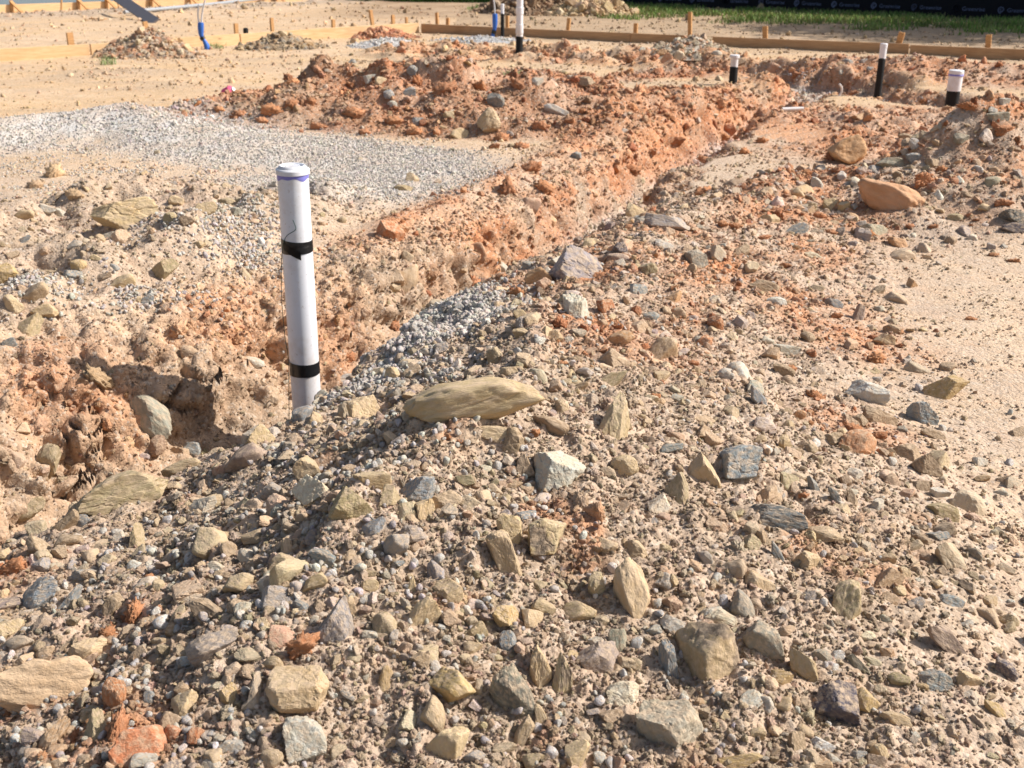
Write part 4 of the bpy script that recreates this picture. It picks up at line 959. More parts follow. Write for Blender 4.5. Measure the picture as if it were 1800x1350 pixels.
(0.635,2.652,0.209,0.038,0.023,0.019,1.24,0.11,0.14,'T',0,'small tan stone just above and right of the hollow grey rock'),
(0.627,2.548,0.225,0.031,0.025,0.023,1.22,0.44,-0.3,'W2',0,'very small white stone just above and right of the hollow grey rock'),
(1.311,4.093,0.064,0.099,0.052,0.052,0.59,-1.18,1.0,'M2',0,'medium mauve-brown narrow stone above the whitish grey rock'),
(1.294,2.845,0.047,0.041,0.038,0.032,1.16,-0.01,0.02,'L',0,'small pale grey stone below and right of the dark grey angular rock'),
(1.495,3.075,0.038,0.05,0.034,0.033,1.08,-0.48,0.2,'B',0,'small brown stone below and right of the lone yellow-brown rock'),
(-0.944,2.102,0.077,0.068,0.034,0.03,0.91,-0.75,0.41,'G',0,'medium blue-grey narrow stone just right of the split blue-grey slab'),
(-1.034,1.994,0.073,0.056,0.047,0.048,1.1,-0.36,0.22,'T',0,'medium tan stone just below and left of the split blue-grey slab'),
(-0.973,1.91,0.099,0.059,0.034,0.035,1.12,-0.29,0.0,'T2',0,'medium grey-tan stone below and left of the split blue-grey slab'),
(-0.816,1.999,0.124,0.056,0.037,0.037,0.88,-0.96,0.46,'B',0,'medium brown stone right of the split blue-grey slab'),
(-0.442,1.926,0.262,0.06,0.053,0.049,1.06,-0.79,0.26,'O',0,'medium olive stone below the cream knobbly rock'),
(-0.362,1.807,0.298,0.05,0.029,0.024,1.16,-0.48,0.18,'T',0,'medium tan stone above and left of the grey-purple slab'),
(-0.359,1.884,0.305,0.05,0.037,0.03,1.06,0.18,-0.15,'G',0,'medium blue-grey stone below and left of the olive block'),
(-0.381,1.768,0.275,0.031,0.029,0.029,1.14,-0.08,0.16,'G',0,'small blue-grey stone above and left of the grey-purple slab'),
(-0.566,1.82,0.227,0.076,0.042,0.038,1.2,0.54,-0.38,'B',0,'large brown stone well left of the grey-purple slab'),
(-0.427,1.576,0.228,0.064,0.027,0.027,0.47,-1.06,0.95,'T2',0,'large grey-tan narrow stone just left of the rusty-streaked boulder'),
(-0.475,1.588,0.208,0.05,0.029,0.029,0.53,1.05,-0.99,'Y',0,'medium yellow stone left of the rusty-streaked boulder'),
(-0.695,1.561,0.163,0.071,0.038,0.034,0.42,-1.05,1.09,'O',0,'large olive stone below and right of the big soil lump'),
(-0.565,1.539,0.193,0.039,0.036,0.027,0.95,-0.85,0.56,'B',0,'medium brown stone well right of the big soil lump'),
(-0.548,1.588,0.196,0.046,0.044,0.038,1.02,-0.52,0.25,'T',0,'medium tan stone well left of the rusty-streaked boulder'),
(-0.624,1.627,0.182,0.025,0.018,0.017,0.77,1.15,-0.68,'G',0,'small blue-grey stone well right of the big soil lump'),
(-0.409,1.638,0.241,0.035,0.029,0.028,1.12,-0.6,0.26,'T',0,'medium tan stone just above and left of the rusty-streaked boulder'),
(-0.585,1.464,0.182,0.042,0.027,0.023,1.2,-0.06,0.27,'L',0,'medium pale grey stone well below and right of the big soil lump'),
(-0.449,1.491,0.189,0.042,0.026,0.026,1.15,-0.32,0.04,'L',0,'medium pale grey stone left of the brown-patched pale slab'),
(-0.883,2.365,0.071,0.083,0.048,0.046,0.4,-1.09,1.03,'O',0,'large olive stone below the olive-yellow slab'),
(-1.064,2.407,0.044,0.066,0.049,0.048,1.33,-0.23,0.15,'B',0,'medium brown stone below and left of the olive-yellow slab'),
(-0.657,1.8,0.18,0.034,0.017,0.014,1.27,-0.29,0.03,'T',0,'small tan narrow stone well right of the split blue-grey slab'),
(0.251,2.0,0.253,0.057,0.043,0.038,0.86,0.4,-0.27,'T',0,'medium tan stone just above the pear-shaped rock'),
(0.039,1.796,0.229,0.038,0.038,0.035,1.07,0.08,0.17,'T',0,'closer medium tan stone just right of the rusty yellow rock'),
(0.059,1.827,0.234,0.043,0.03,0.029,1.17,0.3,-0.12,'T',0,'farther medium tan stone just right of the rusty yellow rock'),
(0.119,1.836,0.216,0.077,0.045,0.037,1.22,-0.17,0.09,'T',0,'large tan stone left of the pear-shaped rock'),
(-0.007,1.74,0.218,0.041,0.029,0.028,0.3,1.2,-1.28,'G',0,'medium blue-grey stone just below the rusty yellow rock'),
(-0.064,1.752,0.23,0.037,0.035,0.035,1.08,-0.31,0.11,'O',0,'medium olive stone just below and left of the rusty yellow rock'),
(-0.069,1.709,0.226,0.034,0.024,0.025,1.21,-0.01,-0.0,'T',0,'small tan stone below and left of the rusty yellow rock'),
(-0.144,1.875,0.279,0.05,0.032,0.026,0.55,0.92,-0.91,'M',0,'medium mauve-grey stone left of the slate-sided long rock'),
(-0.217,1.63,0.217,0.047,0.025,0.02,0.29,-1.13,1.24,'Y',0,'medium yellow stone left of the broad yellow-tan rock'),
(-0.132,1.555,0.198,0.059,0.043,0.042,0.66,0.97,-0.75,'T',0,'large tan stone just below and left of the broad yellow-tan rock'),
(-0.172,1.544,0.19,0.039,0.036,0.03,0.93,-0.42,0.46,'C2',0,'medium cream stone above and left of the bottom pale slab'),
(0.165,1.592,0.165,0.043,0.035,0.033,1.1,0.11,-0.19,'B',0,'medium brown stone just below and left of the cream-topped rock'),
(0.195,1.767,0.195,0.056,0.033,0.027,0.13,1.08,-1.28,'O3',0,'medium olive-grey stone above and left of the thin blue-grey slab'),
(0.301,1.811,0.208,0.042,0.04,0.039,1.35,-0.37,0.08,'L',0,'medium pale grey stone just above the thin blue-grey slab'),
(0.019,1.548,0.166,0.061,0.025,0.025,1.03,-0.93,0.55,'T',0,'large tan narrow stone just below the olive-grey rusty rock'),
(0.048,1.581,0.178,0.044,0.019,0.015,0.61,0.92,-1.03,'T',0,'medium tan narrow stone just below and right of the olive-grey rusty rock'),
(0.109,1.5,0.163,0.043,0.039,0.037,1.2,-0.31,0.13,'T',0,'medium tan stone below and left of the cream-topped rock'),
(0.036,1.492,0.158,0.035,0.028,0.024,1.2,-0.18,0.06,'O',0,'medium olive stone below the olive-grey rusty rock'),
(-0.157,1.753,0.266,0.066,0.047,0.042,0.8,-0.87,0.62,'T',0,'large tan stone left of the rusty yellow rock'),
(0.163,1.888,0.237,0.061,0.037,0.036,0.95,1.06,-0.6,'O',0,'medium olive stone just left of the pear-shaped rock'),
(-0.271,1.851,0.292,0.034,0.017,0.017,1.24,-0.09,0.06,'O',0,'small olive narrow stone above and right of the grey-purple slab'),
(-0.264,1.83,0.281,0.032,0.023,0.022,1.2,0.0,0.0,'T',0,'small tan stone above and right of the grey-purple slab'),
(-0.186,1.846,0.264,0.045,0.019,0.019,0.47,-1.07,1.09,'T',0,'medium tan narrow stone above and right of the grey-purple slab'),
(-0.216,1.888,0.294,0.024,0.017,0.016,1.19,0.14,0.03,'G',0,'very small blue-grey stone below and right of the olive block'),
(0.441,1.879,0.197,0.068,0.048,0.05,0.91,0.95,-0.55,'G3',0,'large grey-tan stone above and right of the large dark-patched block'),
(0.481,1.698,0.167,0.041,0.035,0.03,1.17,-0.03,-0.19,'Y',0,'medium yellow stone just below and left of the pale oblong block'),
(0.927,2.258,0.133,0.054,0.033,0.025,1.15,0.22,-0.1,'B',0,'medium brown stone just above and left of the smooth oval rock'),
(0.975,2.293,0.126,0.057,0.029,0.022,1.18,0.16,-0.07,'G',0,'medium blue-grey narrow stone just above the smooth oval rock'),
(0.632,1.679,0.127,0.053,0.043,0.033,1.14,0.55,-0.24,'Y',0,'medium yellow stone just right of the dark purple rock'),
(0.675,1.64,0.124,0.058,0.026,0.02,1.17,0.36,-0.15,'T',0,'medium tan narrow stone below and left of the flat blue-grey rock'),
(0.478,1.558,0.139,0.042,0.031,0.031,0.5,-1.12,1.04,'B',0,'medium brown stone just left of the bright white stone'),
(0.501,1.599,0.133,0.029,0.025,0.025,1.11,-0.06,0.25,'T',0,'small tan stone just above and left of the bright white stone'),
(0.853,1.78,0.103,0.051,0.038,0.033,1.07,0.65,-0.1,'T',0,'medium tan stone just right of the flat blue-grey rock'),
(0.881,1.711,0.087,0.054,0.027,0.027,0.73,0.85,-0.85,'Y',0,'medium yellow narrow stone below and right of the flat blue-grey rock'),
(0.945,1.836,0.088,0.048,0.039,0.035,1.16,0.55,-0.38,'P',0,'medium dark purple stone below and right of the mauve splinter'),
(1.111,2.233,0.078,0.049,0.026,0.02,1.13,0.07,-0.1,'T2',0,'medium grey-tan stone right of the smooth oval rock'),
(0.913,2.04,0.114,0.05,0.028,0.029,1.22,0.33,-0.07,'G',0,'medium blue-grey stone above the mauve splinter'),
(0.489,1.954,0.205,0.061,0.041,0.042,1.29,0.35,-0.25,'T',0,'medium tan stone below the slate fan rock'),
(0.547,2.053,0.216,0.061,0.019,0.019,1.05,0.93,-0.63,'G',0,'medium blue-grey narrow stone just below the slate fan rock'),
(0.476,1.641,0.153,0.032,0.028,0.027,1.28,-0.43,0.17,'T',0,'small tan stone below and left of the pale oblong block'),
(0.411,1.565,0.153,0.031,0.025,0.026,1.14,-0.48,0.2,'T',0,'small tan stone left of the bright white stone'),
(0.374,1.511,0.142,0.073,0.028,0.024,1.22,-0.14,-0.02,'Y',0,'large yellow narrow stone right of the big bottom boulder'),
(0.627,1.566,0.108,0.044,0.027,0.022,0.5,0.88,-0.83,'T',0,'medium tan stone right of the bright white stone'),
(0.587,1.555,0.117,0.023,0.019,0.015,1.23,-0.12,0.02,'G',0,'small blue-grey stone just right of the bright white stone'),
(0.539,1.541,0.117,0.029,0.019,0.017,1.16,0.38,-0.28,'L',0,'small pale grey stone just below and right of the bright white stone'),
(0.641,1.768,0.149,0.048,0.017,0.015,1.11,0.64,-0.55,'O3',0,'medium olive-grey narrow stone right of the pale oblong block'),
(0.708,1.811,0.144,0.034,0.024,0.02,1.42,0.57,0.02,'R2',0,'small orange-brown stone above and left of the flat blue-grey rock'),
(0.606,1.786,0.157,0.023,0.021,0.019,1.21,-0.02,-0.07,'W2',0,'very small white stone just right of the pale oblong block'),
(0.682,1.851,0.155,0.039,0.022,0.018,1.27,0.51,0.09,'C2',0,'medium cream stone just below and right of the three-sided olive rock'),
(0.574,1.776,0.162,0.034,0.025,0.025,1.2,0.23,-0.08,'G3',0,'small grey-tan stone just above and right of the pale oblong block'),
(0.676,1.791,0.139,0.036,0.017,0.016,1.16,0.35,-0.24,'C2',0,'small cream narrow stone left of the flat blue-grey rock'),
(0.752,1.74,0.119,0.021,0.019,0.017,1.2,0.0,0.0,'Y',0,'very small yellow stone just left of the flat blue-grey rock'),
(1.013,2.075,0.089,0.036,0.031,0.027,1.32,-0.16,0.23,'T',0,'small tan stone above and right of the mauve splinter'),
(0.918,1.959,0.109,0.03,0.021,0.02,1.27,-0.09,0.04,'L',0,'small pale grey stone just above and right of the mauve splinter'),
(0.837,2.111,0.137,0.034,0.027,0.023,1.19,0.46,-0.14,'T',0,'closer small tan stone left of the smooth oval rock'),
(0.807,2.138,0.156,0.037,0.029,0.026,1.27,-0.31,-0.09,'T',0,'farther small tan stone left of the smooth oval rock'),
(-1.614,4.525,0.064,0.108,0.08,0.078,1.05,-0.01,0.22,'T',0,'medium tan stone left of the tilted olive slab'),
(-1.799,4.584,0.126,0.066,0.062,0.055,1.22,-0.13,-0.12,'Y',0,'small yellow stone right of the pale yellow edge rock'),
(-1.829,4.187,0.125,0.096,0.083,0.08,1.07,-0.07,0.08,'T',0,'medium tan stone just below and right of the pale yellow edge rock'),
(-1.898,4.134,0.106,0.082,0.069,0.054,1.27,0.1,-0.21,'T',0,'medium tan stone just below the pale yellow edge rock'),
(-1.79,4.151,0.071,0.096,0.052,0.046,1.36,-0.17,0.17,'T',0,'medium tan stone below and right of the pale yellow edge rock'),
(-1.42,5.213,0.225,0.1,0.074,0.07,1.11,-0.36,-0.03,'T',0,'medium tan stone right of the left bank tan block'),
(-1.723,5.777,0.139,0.07,0.064,0.054,1.11,0.09,-0.06,'T',0,'small tan stone right of the left bank tan block'),
(-1.808,4.52,0.107,0.075,0.051,0.046,1.0,-0.04,0.09,'G',0,'small blue-grey stone right of the pale yellow edge rock'),
(-1.842,5.073,0.132,0.073,0.041,0.034,1.03,-0.15,-0.11,'L',0,'small pale grey stone just below and left of the left bank tan block'),
(-2.812,6.97,0.043,0.168,0.119,0.111,0.96,-0.94,0.55,'S',0,'farther medium tan soil clod above and left of the left bank tan block'),
(-2.335,5.382,0.158,0.082,0.066,0.063,1.19,-0.16,0.07,'T',0,'small tan stone above the pale yellow edge rock'),
(-2.324,5.595,0.138,0.091,0.051,0.042,1.22,0.13,-0.25,'L',0,'small pale grey stone left of the left bank tan block'),
(-1.483,4.442,0.029,0.06,0.046,0.044,0.72,-1.06,0.81,'G',0,'small blue-grey stone just below and left of the tilted olive slab'),
(-2.231,5.068,0.112,0.078,0.042,0.032,1.19,-0.4,0.04,'G',0,'small blue-grey stone just above and right of the pale yellow edge rock'),
(-1.437,5.677,0.149,0.098,0.063,0.059,1.26,0.04,-0.11,'O',0,'small olive stone well right of the left bank tan block'),
(-1.455,5.016,0.212,0.066,0.051,0.043,1.23,0.11,-0.09,'B',0,'small brown stone right of the left bank tan block'),
(-2.81,6.65,0.037,0.12,0.087,0.067,1.14,-0.31,0.17,'S',0,'medium tan soil clod well left of the left bank tan block'),
(-2.221,5.715,0.184,0.115,0.081,0.067,1.31,0.14,-0.01,'S',0,'closer medium tan soil clod above and left of the left bank tan block'),
(-1.563,5.124,0.205,0.062,0.057,0.055,1.26,0.09,0.22,'O',0,'small olive stone right of the left bank tan block'),
(-2.272,5.636,0.114,0.063,0.051,0.041,1.21,-0.07,0.08,'L',0,'very small pale grey stone left of the left bank tan block'),
(-2.121,4.686,0.147,0.067,0.043,0.034,1.2,0.0,0.0,'B',0,'small brown stone just above the pale yellow edge rock'),
(-1.74,4.627,0.151,0.048,0.033,0.028,1.19,-0.02,-0.03,'O',0,'very small olive stone below and left of the left bank tan block'),
(0.176,4.412,0.191,0.064,0.059,0.053,1.03,0.02,0.18,'L',0,'small pale grey stone just above and left of the rust-stained grey rock'),
(0.655,5.941,0.039,0.109,0.084,0.065,1.16,0.33,-0.15,'T',0,'medium tan stone just left of the mauve oblong rock'),
(0.622,4.542,0.227,0.079,0.042,0.038,1.06,0.22,-0.11,'L',0,'small pale grey stone just below the mauve oblong rock'),
(0.414,4.304,0.233,0.089,0.049,0.05,1.2,-0.0,-0.0,'M2',0,'medium mauve-brown stone right of the rust-stained grey rock'),
(0.445,3.838,0.245,0.06,0.052,0.052,1.22,-0.03,-0.09,'G',0,'small blue-grey stone right of the rust-stained grey rock'),
(0.574,3.827,0.219,0.056,0.052,0.046,1.18,-0.48,-0.06,'R2',0,'small orange-brown stone just below and left of the blunt grey rock'),
(-0.603,6.863,0.034,0.103,0.076,0.063,0.91,0.94,-0.56,'T',0,'small tan stone below and left of the pale red-heap rock'),
(-0.634,6.531,0.05,0.112,0.059,0.055,1.29,-0.27,0.03,'O',0,'small olive stone below the pointed blue-grey rock'),
(0.347,9.153,0.131,0.189,0.083,0.065,1.08,0.32,-0.15,'L',0,'medium pale grey narrow stone right of the low grey-blue rock'),
(-0.391,8.478,0.041,0.126,0.106,0.094,1.04,0.13,0.1,'T',0,'small tan stone just below and left of the pale red-heap rock'),
(0.432,7.668,0.031,0.076,0.07,0.055,1.22,0.08,-0.07,'G',0,'very small blue-grey stone right of the pale red-heap rock'),
(0.425,4.353,0.26,0.058,0.054,0.052,1.15,-0.11,0.26,'P',0,'small dark purple stone above and right of the rust-stained grey rock'),
(0.339,4.727,0.186,0.068,0.048,0.046,1.16,0.03,-0.02,'T',0,'small tan stone just above and right of the rust-stained grey rock'),
(0.403,6.813,-0.332,0.084,0.063,0.053,1.2,-0.08,-0.09,'P',0,'small dark purple stone just above the rust-stained grey rock'),
(0.068,4.458,0.161,0.055,0.046,0.048,1.16,0.03,0.01,'G',0,'small blue-grey stone just above and left of the orange-brown rock'),
(-0.041,3.906,0.167,0.045,0.037,0.028,1.1,0.04,0.07,'T',0,'very small tan stone below and left of the orange-brown rock'),
(0.026,3.349,0.315,0.046,0.039,0.034,1.26,-0.03,0.05,'T',0,'small tan stone just below and left of the orange-brown rock'),
(0.027,3.125,0.327,0.05,0.04,0.036,1.3,0.06,-0.05,'T',0,'small tan stone below and left of the leaning pale slab'),
(0.166,3.135,0.306,0.033,0.027,0.024,1.1,-0.06,-0.14,'L',0,'very small pale grey stone just below the leaning pale slab'),
(0.08,3.035,0.34,0.032,0.026,0.02,1.05,0.09,0.07,'W2',0,'very small white stone just below and left of the leaning pale slab'),
(-0.06,5.95,-0.255,0.074,0.061,0.064,1.18,0.01,0.17,'L',0,'small pale grey stone just left of the orange-brown rock'),
(0.468,3.639,0.211,0.054,0.042,0.036,1.24,-0.21,0.11,'G',0,'small blue-grey stone right of the leaning pale slab'),
(0.837,4.517,0.187,0.084,0.07,0.066,0.89,0.8,-0.27,'T2',0,'medium grey-tan stone just right of the blunt grey rock'),
(0.992,4.741,0.151,0.068,0.058,0.049,1.07,-0.67,0.31,'B',0,'small brown stone right of the blunt grey rock'),
(0.974,4.229,0.142,0.119,0.057,0.051,1.3,0.3,-0.05,'B',0,'medium brown narrow stone below and left of the flat right-heap rock'),
(0.982,4.056,0.135,0.076,0.042,0.034,1.27,-0.07,-0.12,'W2',0,'medium white stone below the flat right-heap rock'),
(1.683,4.607,0.039,0.067,0.053,0.047,0.97,1.14,-0.59,'R2',0,'small orange-brown stone below the orange-tan foot rock'),
(1.248,4.208,0.078,0.079,0.044,0.033,1.14,0.5,-0.21,'G',0,'medium blue-grey stone below and left of the olive-grey foot rock'),
(1.323,4.852,0.095,0.095,0.04,0.037,1.3,0.54,-0.05,'C2',0,'medium cream narrow stone just below and right of the flat right-heap rock'),
(2.434,5.425,0.084,0.111,0.055,0.056,1.08,0.01,-0.18,'P',0,'medium dark purple narrow stone just below the dark edge rock'),
(2.365,5.607,0.144,0.074,0.051,0.04,1.14,0.04,0.05,'T',0,'small tan stone just left of the dark edge rock'),
(2.098,5.318,0.044,0.071,0.06,0.053,1.17,-0.78,0.51,'B',0,'small brown stone right of the orange-tan foot rock'),
(1.485,5.889,0.148,0.077,0.071,0.074,1.25,-0.64,0.22,'T',0,'small tan stone just above the flat right-heap rock'),
(1.63,6.088,0.166,0.073,0.067,0.06,1.06,0.61,-0.29,'L',0,'small pale grey stone below and left of the orange blocky boulder'),
(1.641,5.79,0.116,0.076,0.07,0.067,1.17,-0.15,-0.01,'T',0,'small tan stone above and right of the flat right-heap rock'),
(1.691,5.732,0.122,0.064,0.058,0.06,1.36,0.07,0.12,'T',0,'very small tan stone just above and left of the olive-grey foot rock'),
(2.072,6.259,0.242,0.15,0.072,0.073,1.27,0.06,0.01,'O3',0,'medium olive-grey narrow stone just above and left of the round orange lump'),
(2.192,6.225,0.278,0.087,0.064,0.053,1.14,0.02,0.08,'G',0,'small blue-grey stone just above the round orange lump'),
(2.22,6.305,0.336,0.094,0.058,0.058,1.13,0.58,-0.26,'L',0,'small pale grey stone just above the round orange lump'),
(2.635,6.276,0.49,0.13,0.071,0.056,1.22,0.07,-0.02,'O3',0,'medium olive-grey narrow stone just right of the brick-coloured block'),
(2.672,8.906,0.11,0.14,0.081,0.063,1.21,0.03,0.02,'R2',0,'small orange-brown narrow stone just above the orange blocky boulder'),
(2.173,5.74,0.177,0.058,0.052,0.044,0.75,-0.84,0.81,'W2',0,'very small white stone just below and right of the round orange lump'),
(2.299,5.817,0.235,0.058,0.041,0.031,0.82,0.75,-0.34,'W2',0,'very small white stone just right of the round orange lump'),
(1.748,5.753,0.117,0.047,0.047,0.041,1.26,0.16,-0.01,'L',0,'very small pale grey stone just left of the largest orange boulder'),
(1.995,6.235,0.214,0.075,0.056,0.049,1.02,-0.05,-0.01,'G',0,'small blue-grey stone just below and right of the orange blocky boulder'),
(2.214,5.587,0.096,0.085,0.051,0.051,1.21,0.08,0.01,'O',0,'small olive stone below and right of the round orange lump'),
(2.45,5.97,0.264,0.072,0.054,0.05,1.12,0.0,-0.05,'L',0,'small pale grey stone right of the round orange lump'),
(2.261,6.121,0.267,0.073,0.07,0.071,1.28,-0.05,0.02,'B',0,'small brown stone just above and right of the round orange lump'),
(2.308,5.717,0.183,0.075,0.046,0.042,1.04,0.1,-0.11,'B',0,'small brown stone right of the round orange lump'),
(2.452,5.779,0.243,0.081,0.052,0.04,1.14,-0.14,0.12,'O3',0,'small olive-grey stone just above and left of the dark edge rock'),
(2.769,8.099,0.081,0.096,0.074,0.062,1.17,0.09,0.17,'B',0,'small brown stone above and left of the round orange lump'),
(2.424,6.196,0.391,0.08,0.056,0.047,1.21,0.13,-0.05,'O3',0,'small olive-grey stone just below the brick-coloured block'),
(1.74,6.439,0.176,0.071,0.058,0.045,1.27,0.04,-0.08,'G',0,'very small blue-grey stone just below and left of the orange blocky boulder'),
(1.802,6.201,0.19,0.062,0.056,0.045,1.22,-0.06,0.06,'L',0,'very small pale grey stone just below the orange blocky boulder'),
(1.555,5.863,0.137,0.059,0.041,0.035,1.28,-0.01,-0.18,'B',0,'very small brown stone just above and right of the flat right-heap rock'),
(1.864,5.979,0.173,0.054,0.048,0.039,1.09,0.02,-0.22,'L',0,'very small pale grey stone just above and left of the largest orange boulder'),
(2.054,6.029,0.224,0.06,0.054,0.046,1.2,-0.0,0.0,'B',0,'very small brown stone just left of the round orange lump'),
(-0.806,9.492,0.401,0.083,0.085,0.078,1.09,-0.67,0.3,'G',0,'very small blue-grey stone just above and right of the pointed blue-grey rock'),
(-1.162,9.555,0.326,0.102,0.085,0.075,1.06,0.12,0.08,'L',0,'very small pale grey stone just above and left of the pointed blue-grey rock'),
(-1.05,9.375,0.325,0.091,0.084,0.078,1.25,-0.02,-0.02,'T',0,'very small tan stone just above and left of the pointed blue-grey rock'),
(-0.938,9.119,0.18,0.08,0.062,0.048,1.4,0.05,-0.14,'L',0,'very small pale grey stone just below the pointed blue-grey rock'),
(-0.811,9.237,0.254,0.099,0.083,0.078,1.04,-0.45,0.34,'G',0,'very small blue-grey stone just right of the pointed blue-grey rock'),
(-0.713,8.762,0.101,0.086,0.07,0.055,1.21,-0.01,0.02,'G',0,'very small blue-grey stone just below and right of the pointed blue-grey rock'),
(-0.474,8.752,0.145,0.095,0.069,0.069,1.07,0.15,-0.0,'T',0,'very small tan stone just left of the pale red-heap rock'),
(0.207,9.426,0.319,0.092,0.074,0.062,1.19,-0.01,0.01,'L',0,'very small pale grey stone above and right of the low grey-blue rock'),
(0.624,9.861,0.269,0.163,0.099,0.098,1.17,0.21,-0.12,'B',0,'small brown stone right of the low grey-blue rock'),
(-1.854,13.696,0.054,0.106,0.076,0.08,1.34,0.14,-0.02,'G',0,'very small blue-grey stone above and left of the pointed blue-grey rock'),
(2.452,14.121,0.111,0.109,0.078,0.065,1.21,-0.01,-0.01,'L',0,'very small pale grey stone well above and left of the orange blocky boulder'),
(2.672,13.827,0.041,0.147,0.092,0.076,1.23,-0.15,0.02,'B',0,'very small brown stone well above and left of the orange blocky boulder'),
(3.63,12.727,0.149,0.111,0.071,0.059,1.17,0.17,-0.08,'G',0,'farther very small blue-grey stone above the orange blocky boulder'),
(3.789,12.648,0.168,0.073,0.056,0.051,1.31,-0.08,-0.04,'L',0,'farther very small pale grey stone above the orange blocky boulder'),
(3.781,12.389,0.112,0.072,0.055,0.046,1.23,-0.0,0.15,'G',0,'closer very small blue-grey stone above the orange blocky boulder'),
(3.485,12.393,0.075,0.06,0.055,0.042,1.09,0.06,-0.21,'L',0,'closer very small pale grey stone above the orange blocky boulder'),
(2.693,6.359,0.565,0.062,0.05,0.041,1.19,0.25,-0.03,'L',0,'very small pale grey stone just right of the brick-coloured block'),
(2.616,6.304,0.526,0.056,0.043,0.032,1.18,-0.01,0.01,'W2',0,'very small white stone just right of the brick-coloured block'),
(-1.843,4.971,0.15,0.051,0.041,0.034,1.25,0.05,-0.07,'T',0,'very small tan stone just below and left of the left bank tan block'),
(-1.393,4.941,0.131,0.056,0.035,0.036,1.12,-0.06,0.09,'T',0,'very small tan stone above and right of the tilted olive slab'),
(-1.667,4.617,0.116,0.043,0.033,0.028,1.07,-0.1,0.1,'G',0,'very small blue-grey stone left of the tilted olive slab'),
(-0.846,2.229,0.086,0.033,0.031,0.026,1.41,0.45,-0.1,'W',0,'small white pebble below the olive-yellow slab'),
(-0.663,1.853,0.183,0.037,0.033,0.03,1.36,-0.38,0.22,'W',0,'small white pebble well right of the split blue-grey slab'),
(-0.575,1.695,0.204,0.028,0.024,0.021,1.17,0.21,0.06,'W',0,'small white pebble well left of the rusty-streaked boulder'),
(-0.473,1.729,0.261,0.022,0.02,0.018,0.96,0.31,-0.35,'W',0,'farther very small white pebble left of the grey-purple slab'),
(-0.7,2.159,0.143,0.022,0.032,0.019,1.1,-0.44,0.24,'W',0,'small white pebble below and right of the olive-yellow slab'),
(-0.693,1.902,0.177,0.02,0.02,0.015,1.04,-0.27,0.18,'W',0,'very small white pebble well right of the split blue-grey slab'),
(-0.424,1.74,0.268,0.016,0.015,0.012,1.27,0.01,0.09,'W',0,'closer very small white pebble left of the grey-purple slab'),
(-0.673,1.699,0.17,0.016,0.015,0.016,1.15,-0.1,-0.02,'W',0,'farther very small white pebble right of the big soil lump'),
(-0.697,1.686,0.17,0.016,0.02,0.016,1.14,0.49,-0.22,'W',0,'closer very small white pebble right of the big soil lump'),
(0.229,1.765,0.2,0.021,0.021,0.019,1.19,-0.15,0.08,'W',0,'very small white pebble just above and left of the thin blue-grey slab'),
(0.044,1.561,0.171,0.017,0.017,0.017,1.15,0.52,-0.22,'W',0,'very small white pebble just below and right of the olive-grey rusty rock'),
(0.141,1.502,0.157,0.02,0.02,0.017,1.16,0.2,-0.19,'W',0,'very small white pebble left of the big bottom boulder'),
(-0.139,1.909,0.292,0.019,0.019,0.017,1.19,0.03,0.01,'W',0,'very small white pebble left of the slate-sided long rock'),
(-0.188,1.899,0.288,0.017,0.02,0.015,1.16,0.39,-0.16,'W',0,'very small white pebble below the blue-grey square block'),
(-0.031,2.253,0.323,0.022,0.022,0.017,1.04,0.39,-0.36,'W',0,'very small white pebble left of the pale smooth rock'),
(-0.245,2.194,0.355,0.019,0.019,0.016,1.13,0.16,0.05,'W',0,'very small white pebble just above and left of the blue-grey square block'),
(-0.283,2.182,0.365,0.018,0.018,0.014,1.14,-0.5,0.22,'W',0,'very small white pebble above and left of the blue-grey square block'),
(-0.356,2.23,0.314,0.017,0.017,0.018,1.34,-0.24,0.08,'W',0,'very small white pebble just above the olive block'),
(-0.848,2.489,0.064,0.025,0.025,0.024,1.28,-0.15,0.01,'W',0,'very small white pebble below and right of the olive-yellow slab'),
(-0.969,2.464,0.038,0.028,0.025,0.024,1.32,0.28,0.13,'W',0,'very small white pebble just below the olive-yellow slab'),
(-1.006,2.47,0.04,0.025,0.021,0.016,1.22,-0.33,0.12,'W',0,'very small white pebble just below and left of the olive-yellow slab'),
(0.015,1.717,0.209,0.014,0.014,0.014,1.05,-0.31,0.19,'W',0,'very small white pebble just above and left of the column-shaped rock'),
(-0.2,1.637,0.221,0.016,0.014,0.012,1.47,0.0,0.03,'W',0,'very small white pebble left of the broad yellow-tan rock'),
(-0.048,1.574,0.178,0.013,0.013,0.012,1.23,-0.34,0.13,'W',0,'very small white pebble just below and left of the olive-grey rusty rock'),
(0.108,1.574,0.172,0.012,0.017,0.012,1.21,-0.43,0.14,'W',0,'very small white pebble just below the dark-sided slab'),
(0.606,1.907,0.192,0.02,0.02,0.02,1.09,-0.6,0.31,'W',0,'very small white pebble just left of the three-sided olive rock'),
(0.59,1.749,0.156,0.019,0.016,0.015,1.13,-0.58,0.26,'W',0,'very small white pebble just right of the pale oblong block'),
(0.407,1.962,0.219,0.02,0.018,0.016,1.19,-0.18,0.07,'W',0,'very small white pebble below and left of the slate fan rock'),
(0.408,1.9,0.206,0.02,0.02,0.018,1.18,-0.13,0.01,'W',0,'very small white pebble above the large dark-patched block'),
(1.308,3.399,0.05,0.033,0.029,0.029,1.21,0.52,-0.17,'W',0,'very small white pebble just left of the lone yellow-brown rock'),
(1.267,3.067,0.055,0.027,0.025,0.021,1.17,0.33,-0.15,'W',0,'very small white pebble just below and right of the dark grey angular rock'),
